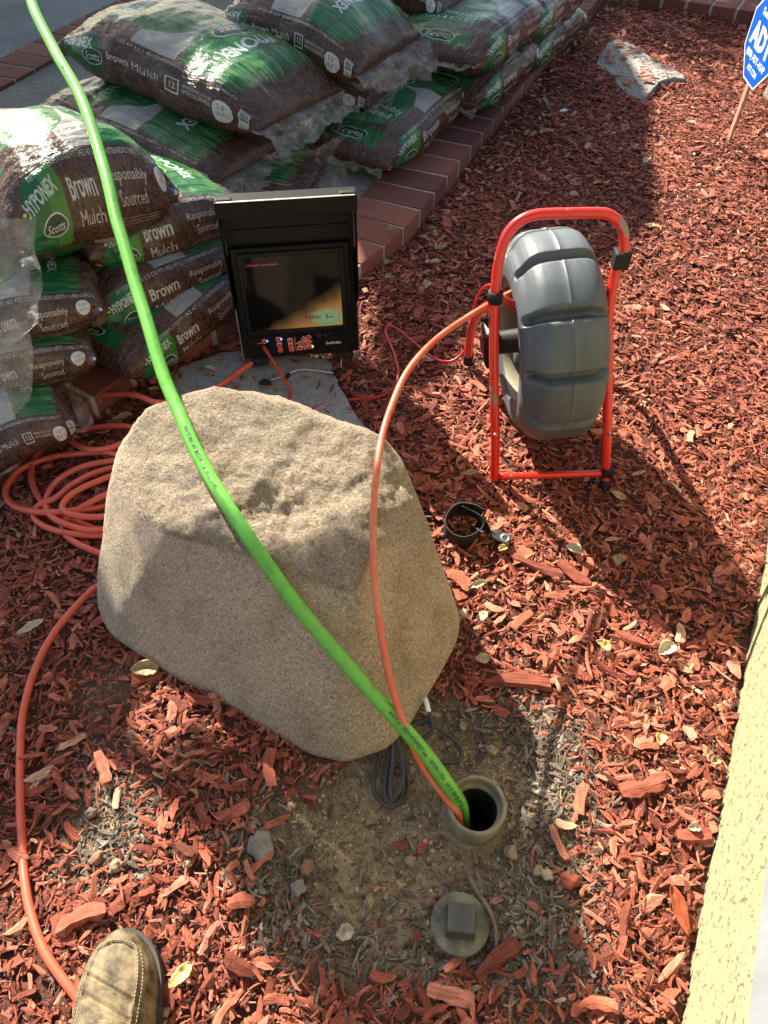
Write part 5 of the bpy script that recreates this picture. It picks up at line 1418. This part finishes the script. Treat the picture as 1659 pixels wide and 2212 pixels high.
red_me = [chip_mesh('wood_chip', M['chip_red'], 100 + i, a, f_) for i, (a, f_) in enumerate([(.22, .08), (.30, .10), (.16, .08), (.40, .13), (.24, .14), (.12, .07), (.34, .10), (.18, .10), (.55, .2), (.26, .08), (.08, .05), (.06, .04), (.20, .09), (.15, .07), (.11, .06), (.28, .1)])]
old_me = [chip_mesh('old_wood_chip', M['chip_old'], 300 + i, a, f_, 1.6) for i, (a, f_) in enumerate([(.16, .08), (.10, .06), (.22, .10), (.30, .10), (.14, .12), (.08, .05), (.36, .14), (.2, .07)])]
crumb_me = []
for k in range(5):
    bm = bmesh.new(); bmesh.ops.create_icosphere(bm, subdivisions=1, radius=.5)
    for v_ in bm.verts: v_.co *= 1 + .35 * noise.noise(v_.co * 2 + Vector((k * 5, 0, 0))); v_.co.z *= .75
    me = bpy.data.meshes.new('crumb'); bm.to_mesh(me); bm.free(); me.materials.append(M['crumb']); crumb_me.append(me)
def coll(name, meshes):
    c = bpy.data.collections.new(name)
    for m_ in meshes:
        c.objects.link(bpy.data.objects.new(m_.name, m_))
    return c
def scatter(name, label_kind, pos, rot, scl, pick, collection):
    me = bpy.data.meshes.new(name); n = len(pos); me.vertices.add(n); me.vertices.foreach_set('co', pos.astype(np.float32).ravel())
    for nm, ty, arr in (('rot', 'FLOAT_VECTOR', rot), ('scl', 'FLOAT_VECTOR', scl)):
        at = me.attributes.new(nm, ty, 'POINT'); at.data.foreach_set('vector', arr.astype(np.float32).ravel())
    at = me.attributes.new('pick', 'INT', 'POINT'); at.data.foreach_set('value', pick.astype(np.int32))
    me.update()
    o = bpy.data.objects.new(name, me); C.objects.link(o); tag(o, kind='stuff')
    ng = bpy.data.node_groups.new(name, 'GeometryNodeTree')
    ng.interface.new_socket('Geometry', in_out='INPUT', socket_type='NodeSocketGeometry'); ng.interface.new_socket('Geometry', in_out='OUTPUT', socket_type='NodeSocketGeometry')
    N = ng.nodes; gi = N.new('NodeGroupInput'); go = N.new('NodeGroupOutput')
    ci = N.new('GeometryNodeCollectionInfo'); ci.inputs[0].default_value = collection; ci.inputs['Separate Children'].default_value = True; ci.inputs['Reset Children'].default_value = True
    ip = N.new('GeometryNodeInstanceOnPoints'); ip.inputs['Pick Instance'].default_value = True
    def attr(nm, ty):
        a = N.new('GeometryNodeInputNamedAttribute'); a.data_type = ty; a.inputs[0].default_value = nm; return a.outputs[0]
    L = ng.links
    L.new(gi.outputs[0], ip.inputs['Points']); L.new(ci.outputs[0], ip.inputs['Instance'])
    L.new(attr('pick', 'INT'), ip.inputs['Instance Index']); L.new(attr('rot', 'FLOAT_VECTOR'), ip.inputs['Rotation']); L.new(attr('scl', 'FLOAT_VECTOR'), ip.inputs['Scale'])
    L.new(ip.outputs[0], go.inputs[0])
    md = o.modifiers.new('scatter', 'NODES'); md.node_group = ng
    return o
X0, X1, Y0, Y1 = -1.15, 2.5, -.25, 5.3
def visible_band(x, y, m=.12):
    zc = y * .6428 + HC * .766; return (np.abs(x) < zc * .53 + m) & (zc > .1)
rock2d = [(v_.x, v_.y) for v_ in [U(*p) for p in [(215, 1330, 0), (300, 1405, 0), (400, 1448, 0), (560, 1555, 0), (690, 1638, 0), (830, 1620, 0), (950, 1450, 0), (985, 1390, 0)]]] + [(.07, .98), (.02, 1.08), (-.22, 1.18), (-.48, 1.08)]
def keep_common(x, y, pathm=.0):
    k = visible_band(x, y) & ~inpoly(x, y, rock2d)
    k &= np.hypot(x - PIPE.x, y - PIPE.y) > .058
    wx = W0.x + (y - W0.y) / wd.y * wd.x
    k &= x < wx - .012
    k &= ~((np.abs(x - bx) < BW / 2 - .008) & (y < toeY - .015))
    return k
cr = Vector((PL.x, PL.y, 0))
# red chips
n = 330000
x = rng.uniform(X0, X1, n); y = rng.uniform(Y0, Y1, n)
k = keep_common(x, y) & ~inpoly(x, y, pathpoly)
nr_ = np.array([noise.noise(Vector((a * 7, b * 7, 3))) for a, b in zip(x[k], y[k])])
x = x[k]; y = y[k]
b_ = bare(x, y); o_ = oldm(x, y)
pd = np.clip(1 - b_ * 1.9 - o_ * .95, .0, 1) + .02
k = rng.random(len(x)) < pd * (1 - .0 * nr_)
fl = inpoly(x, y, fl1) | inpoly(x, y, fl2)
k &= ~fl | (rng.random(len(x)) < np.where(inpoly(x, y, fl2), .16, .05))
k &= np.hypot(x - PL.x, y - PL.y) > .047
x = x[k]; y = y[k]; fl = fl[k]; m = len(x)
ln = np.clip(np.exp(rng.normal(math.log(.0158), .50, m)), .005, .060)
big = rng.random(m) < .05; ln[big] *= 1.35
pick = rng.integers(0, len(red_me), m)
zz = gz(x, y) + rng.beta(1.4, 1.6, m) * .020 * np.clip(1.3 - bare(x, y) - oldm(x, y) * .6, .25, 1)
zz = np.where(fl, .026, zz)
tl_ = np.where(fl, .06, 1.0)
rot = np.stack([rng.normal(0, .30, m) * tl_, rng.normal(0, .18, m) * tl_, rng.uniform(0, 6.283, m)], 1)
sc_ = np.stack([ln, ln * rng.uniform(.75, 1.25, m), ln * rng.uniform(.75, 1.25, m)], 1)
scatter('red_mulch', None, np.stack([x, y, zz], 1), rot, sc_, pick, coll('red_chips', red_me))
print('red chips', m)
# leaf litter along the bricks
lit = []
for k_i in range(3):
    vs = []; fs = []
    for i in range(7):
        sx = -1 + 2 * i / 6; hw = .25 * max(0, 1 - sx * sx) ** .7 + .01
        for j in range(4):
            vj = -1 + 2 * j / 3; vs.append((sx * .5, vj * hw, abs(vj) ** 1.4 * hw * (.5 + .3 * k_i) + .12 * sx * sx + .05 * math.sin(4 * sx + k_i)))
    fs = [(i*4+j, i*4+j+1, (i+1)*4+j+1, (i+1)*4+j) for i in range(6) for j in range(3)]
    me = bpy.data.meshes.new('dry_leaf'); me.from_pydata(vs, [], fs); me.materials.append(M[('leaf_tan', 'leaf_tan', 'leaf_pale')[k_i]]); lit.append(me)
P_ = []
rsx = resample(EOs, .02)
for p in rsx:
    if p.y < 1.3: continue
    for _ in range(2 if p.y < 2.6 else 3):
        if random.random() < .34:
            dd = abs(random.gauss(0, .08)) + .015; P_.append((p.x + dd, p.y - dd * .4 + random.gauss(0, .02)))
P_ = np.array(P_); m = len(P_); ln = rng.uniform(.012, .034, m)
scatter('leaf_litter', None, np.stack([P_[:, 0], P_[:, 1], gz(P_[:, 0], P_[:, 1]) + .022], 1), np.stack([rng.normal(0, .4, m), rng.normal(0, .4, m), rng.uniform(0, 6.28, m)], 1), np.stack([ln, ln, ln], 1), rng.integers(0, 3, m), coll('litter_leaves', lit))
# old chips
n = 150000
x = rng.uniform(-.95, .95, n); y = rng.uniform(-.1, 1.1, n)
k = keep_common(x, y) & ~inpoly(x, y, pathpoly); x = x[k]; y = y[k]
pd = oldm(x, y) * np.clip(1.15 - bare(x, y), .12, 1) + .015
k = rng.random(len(x)) < pd * .9; k &= np.hypot(x - PL.x, y - PL.y) > .047
x = x[k]; y = y[k]; m = len(x)
ln = np.clip(np.exp(rng.normal(math.log(.014), .45, m)), .005, .045)
zz = gz(x, y) + rng.uniform(0, .009, m)
rot = np.stack([rng.normal(0, .35, m), rng.normal(0, .25, m), rng.uniform(0, 6.283, m)], 1)
scatter('old_grey_mulch', None, np.stack([x, y, zz], 1), rot, np.stack([ln, ln, ln], 1), rng.integers(0, len(old_me), m), coll('old_chips', old_me))
print('old chips', m)
# soil crumbs
n = 120000
x = rng.uniform(-.8, .8, n); y = rng.uniform(-.1, .9, n)
k = keep_common(x, y); x = x[k]; y = y[k]
k = rng.random(len(x)) < np.clip(bare(x, y) * 1.1 + oldm(x, y) * .5, .03, 1) * .8; k &= np.hypot(x - PL.x, y - PL.y) > .047
x = x[k]; y = y[k]; m = len(x)
ln = np.clip(np.exp(rng.normal(math.log(.0026), .55, m)), .001, .014)
scatter('soil_crumbs', None, np.stack([x, y, gz(x, y) + ln * .2], 1), np.stack([rng.uniform(0, 6, m)] * 3, 1), np.stack([ln, ln, ln], 1), rng.integers(0, 5, m), coll('crumbs', crumb_me))
print('crumbs', m)

# ------------------------------------------------------------------ the large single chips one can pick out
CH = [('large flat chip lying against the front foot of the boulder', 435, 1528 - 15, 80, 25, -8), ('broad upright chip in the sunlit patch left of the boulder shadow', 218, 1672 - 20, 84, 30, -62), ('long smooth chip in shade below the boulder corner', 580, 1690 - 30, 92, 26, -82),
      ('big fan shaped chip just above the boot toe', 170, 1992 - 15, 112, 46, 25), ('thick sunlit block of bark right of the grey mulch', 1390, 1690 + 10, 112, 34, 14), ('long chip close to the wall foot, thick and dark', 1500, 1808, 84, 38, 2),
      ('square ended chip in the sun near the bottom of the frame', 1285, 2188 - 20, 92, 30, -4), ('long diagonal chip below the reel', 1155, 1240 - 20, 130, 26, -30), ('second diagonal chip crossing below the reel', 1242, 1232, 90, 24, -45),
      ('pale splintered plank of bark right of the boulder', 1120, 1462, 150, 34, -4), ('leaning chip beside the grey rubble right of the pipe', 1205, 1830 - 10, 84, 20, -72), ('pointed reddish slab below the plug', 1075, 2070, 130, 40, 32),
      ('flat chip beneath the plug at the bottom of the frame', 975, 2148, 110, 34, -12), ('smooth block chip at mid bed right of the boulder', 1293, 1345 - 10, 42, 28, 70), ('stout chip with a bright face near the bottom centre', 520, 1935 + 10, 66, 36, 10),
      ('slim upright chip under the sunlit block', 1345, 2035 - 50, 90, 22, 68), ('long thin chip on the left edge above the cord', 30, 1860 - 20, 60, 26, -20), ('tapered chip in the reel shadow', 1365, 1350 + 30, 90, 26, -25), ('wide chip near the left foot of the reel', 1130, 1085 - 15, 66, 18, -28), ('orange chip standing over the lit patch above the boot', 400, 1840, 56, 26, -30)]
for i, (lb, x_, y_, l_, w_, r_) in enumerate(CH):
    p = U(x_, y_, .02); zc = p.y * .643 + 1.0; L_ = l_ / FP * zc; asp = w_ / l_
    me = chip_mesh('bark_chip', M['chip_red'], 900 + i, asp * 1.05, min(.3, asp * .55), .8)
    o = bpy.data.objects.new('bark_chip', me); o.location = (p.x, p.y, gz1(p.x, p.y) + .022); o.rotation_euler = (random.uniform(-.15, .15), random.uniform(-.1, .1), R_(r_)); o.scale = (L_ * .9, L_ * .85, L_ * .7)
    link(o); tag(o, lb, 'wood chip')
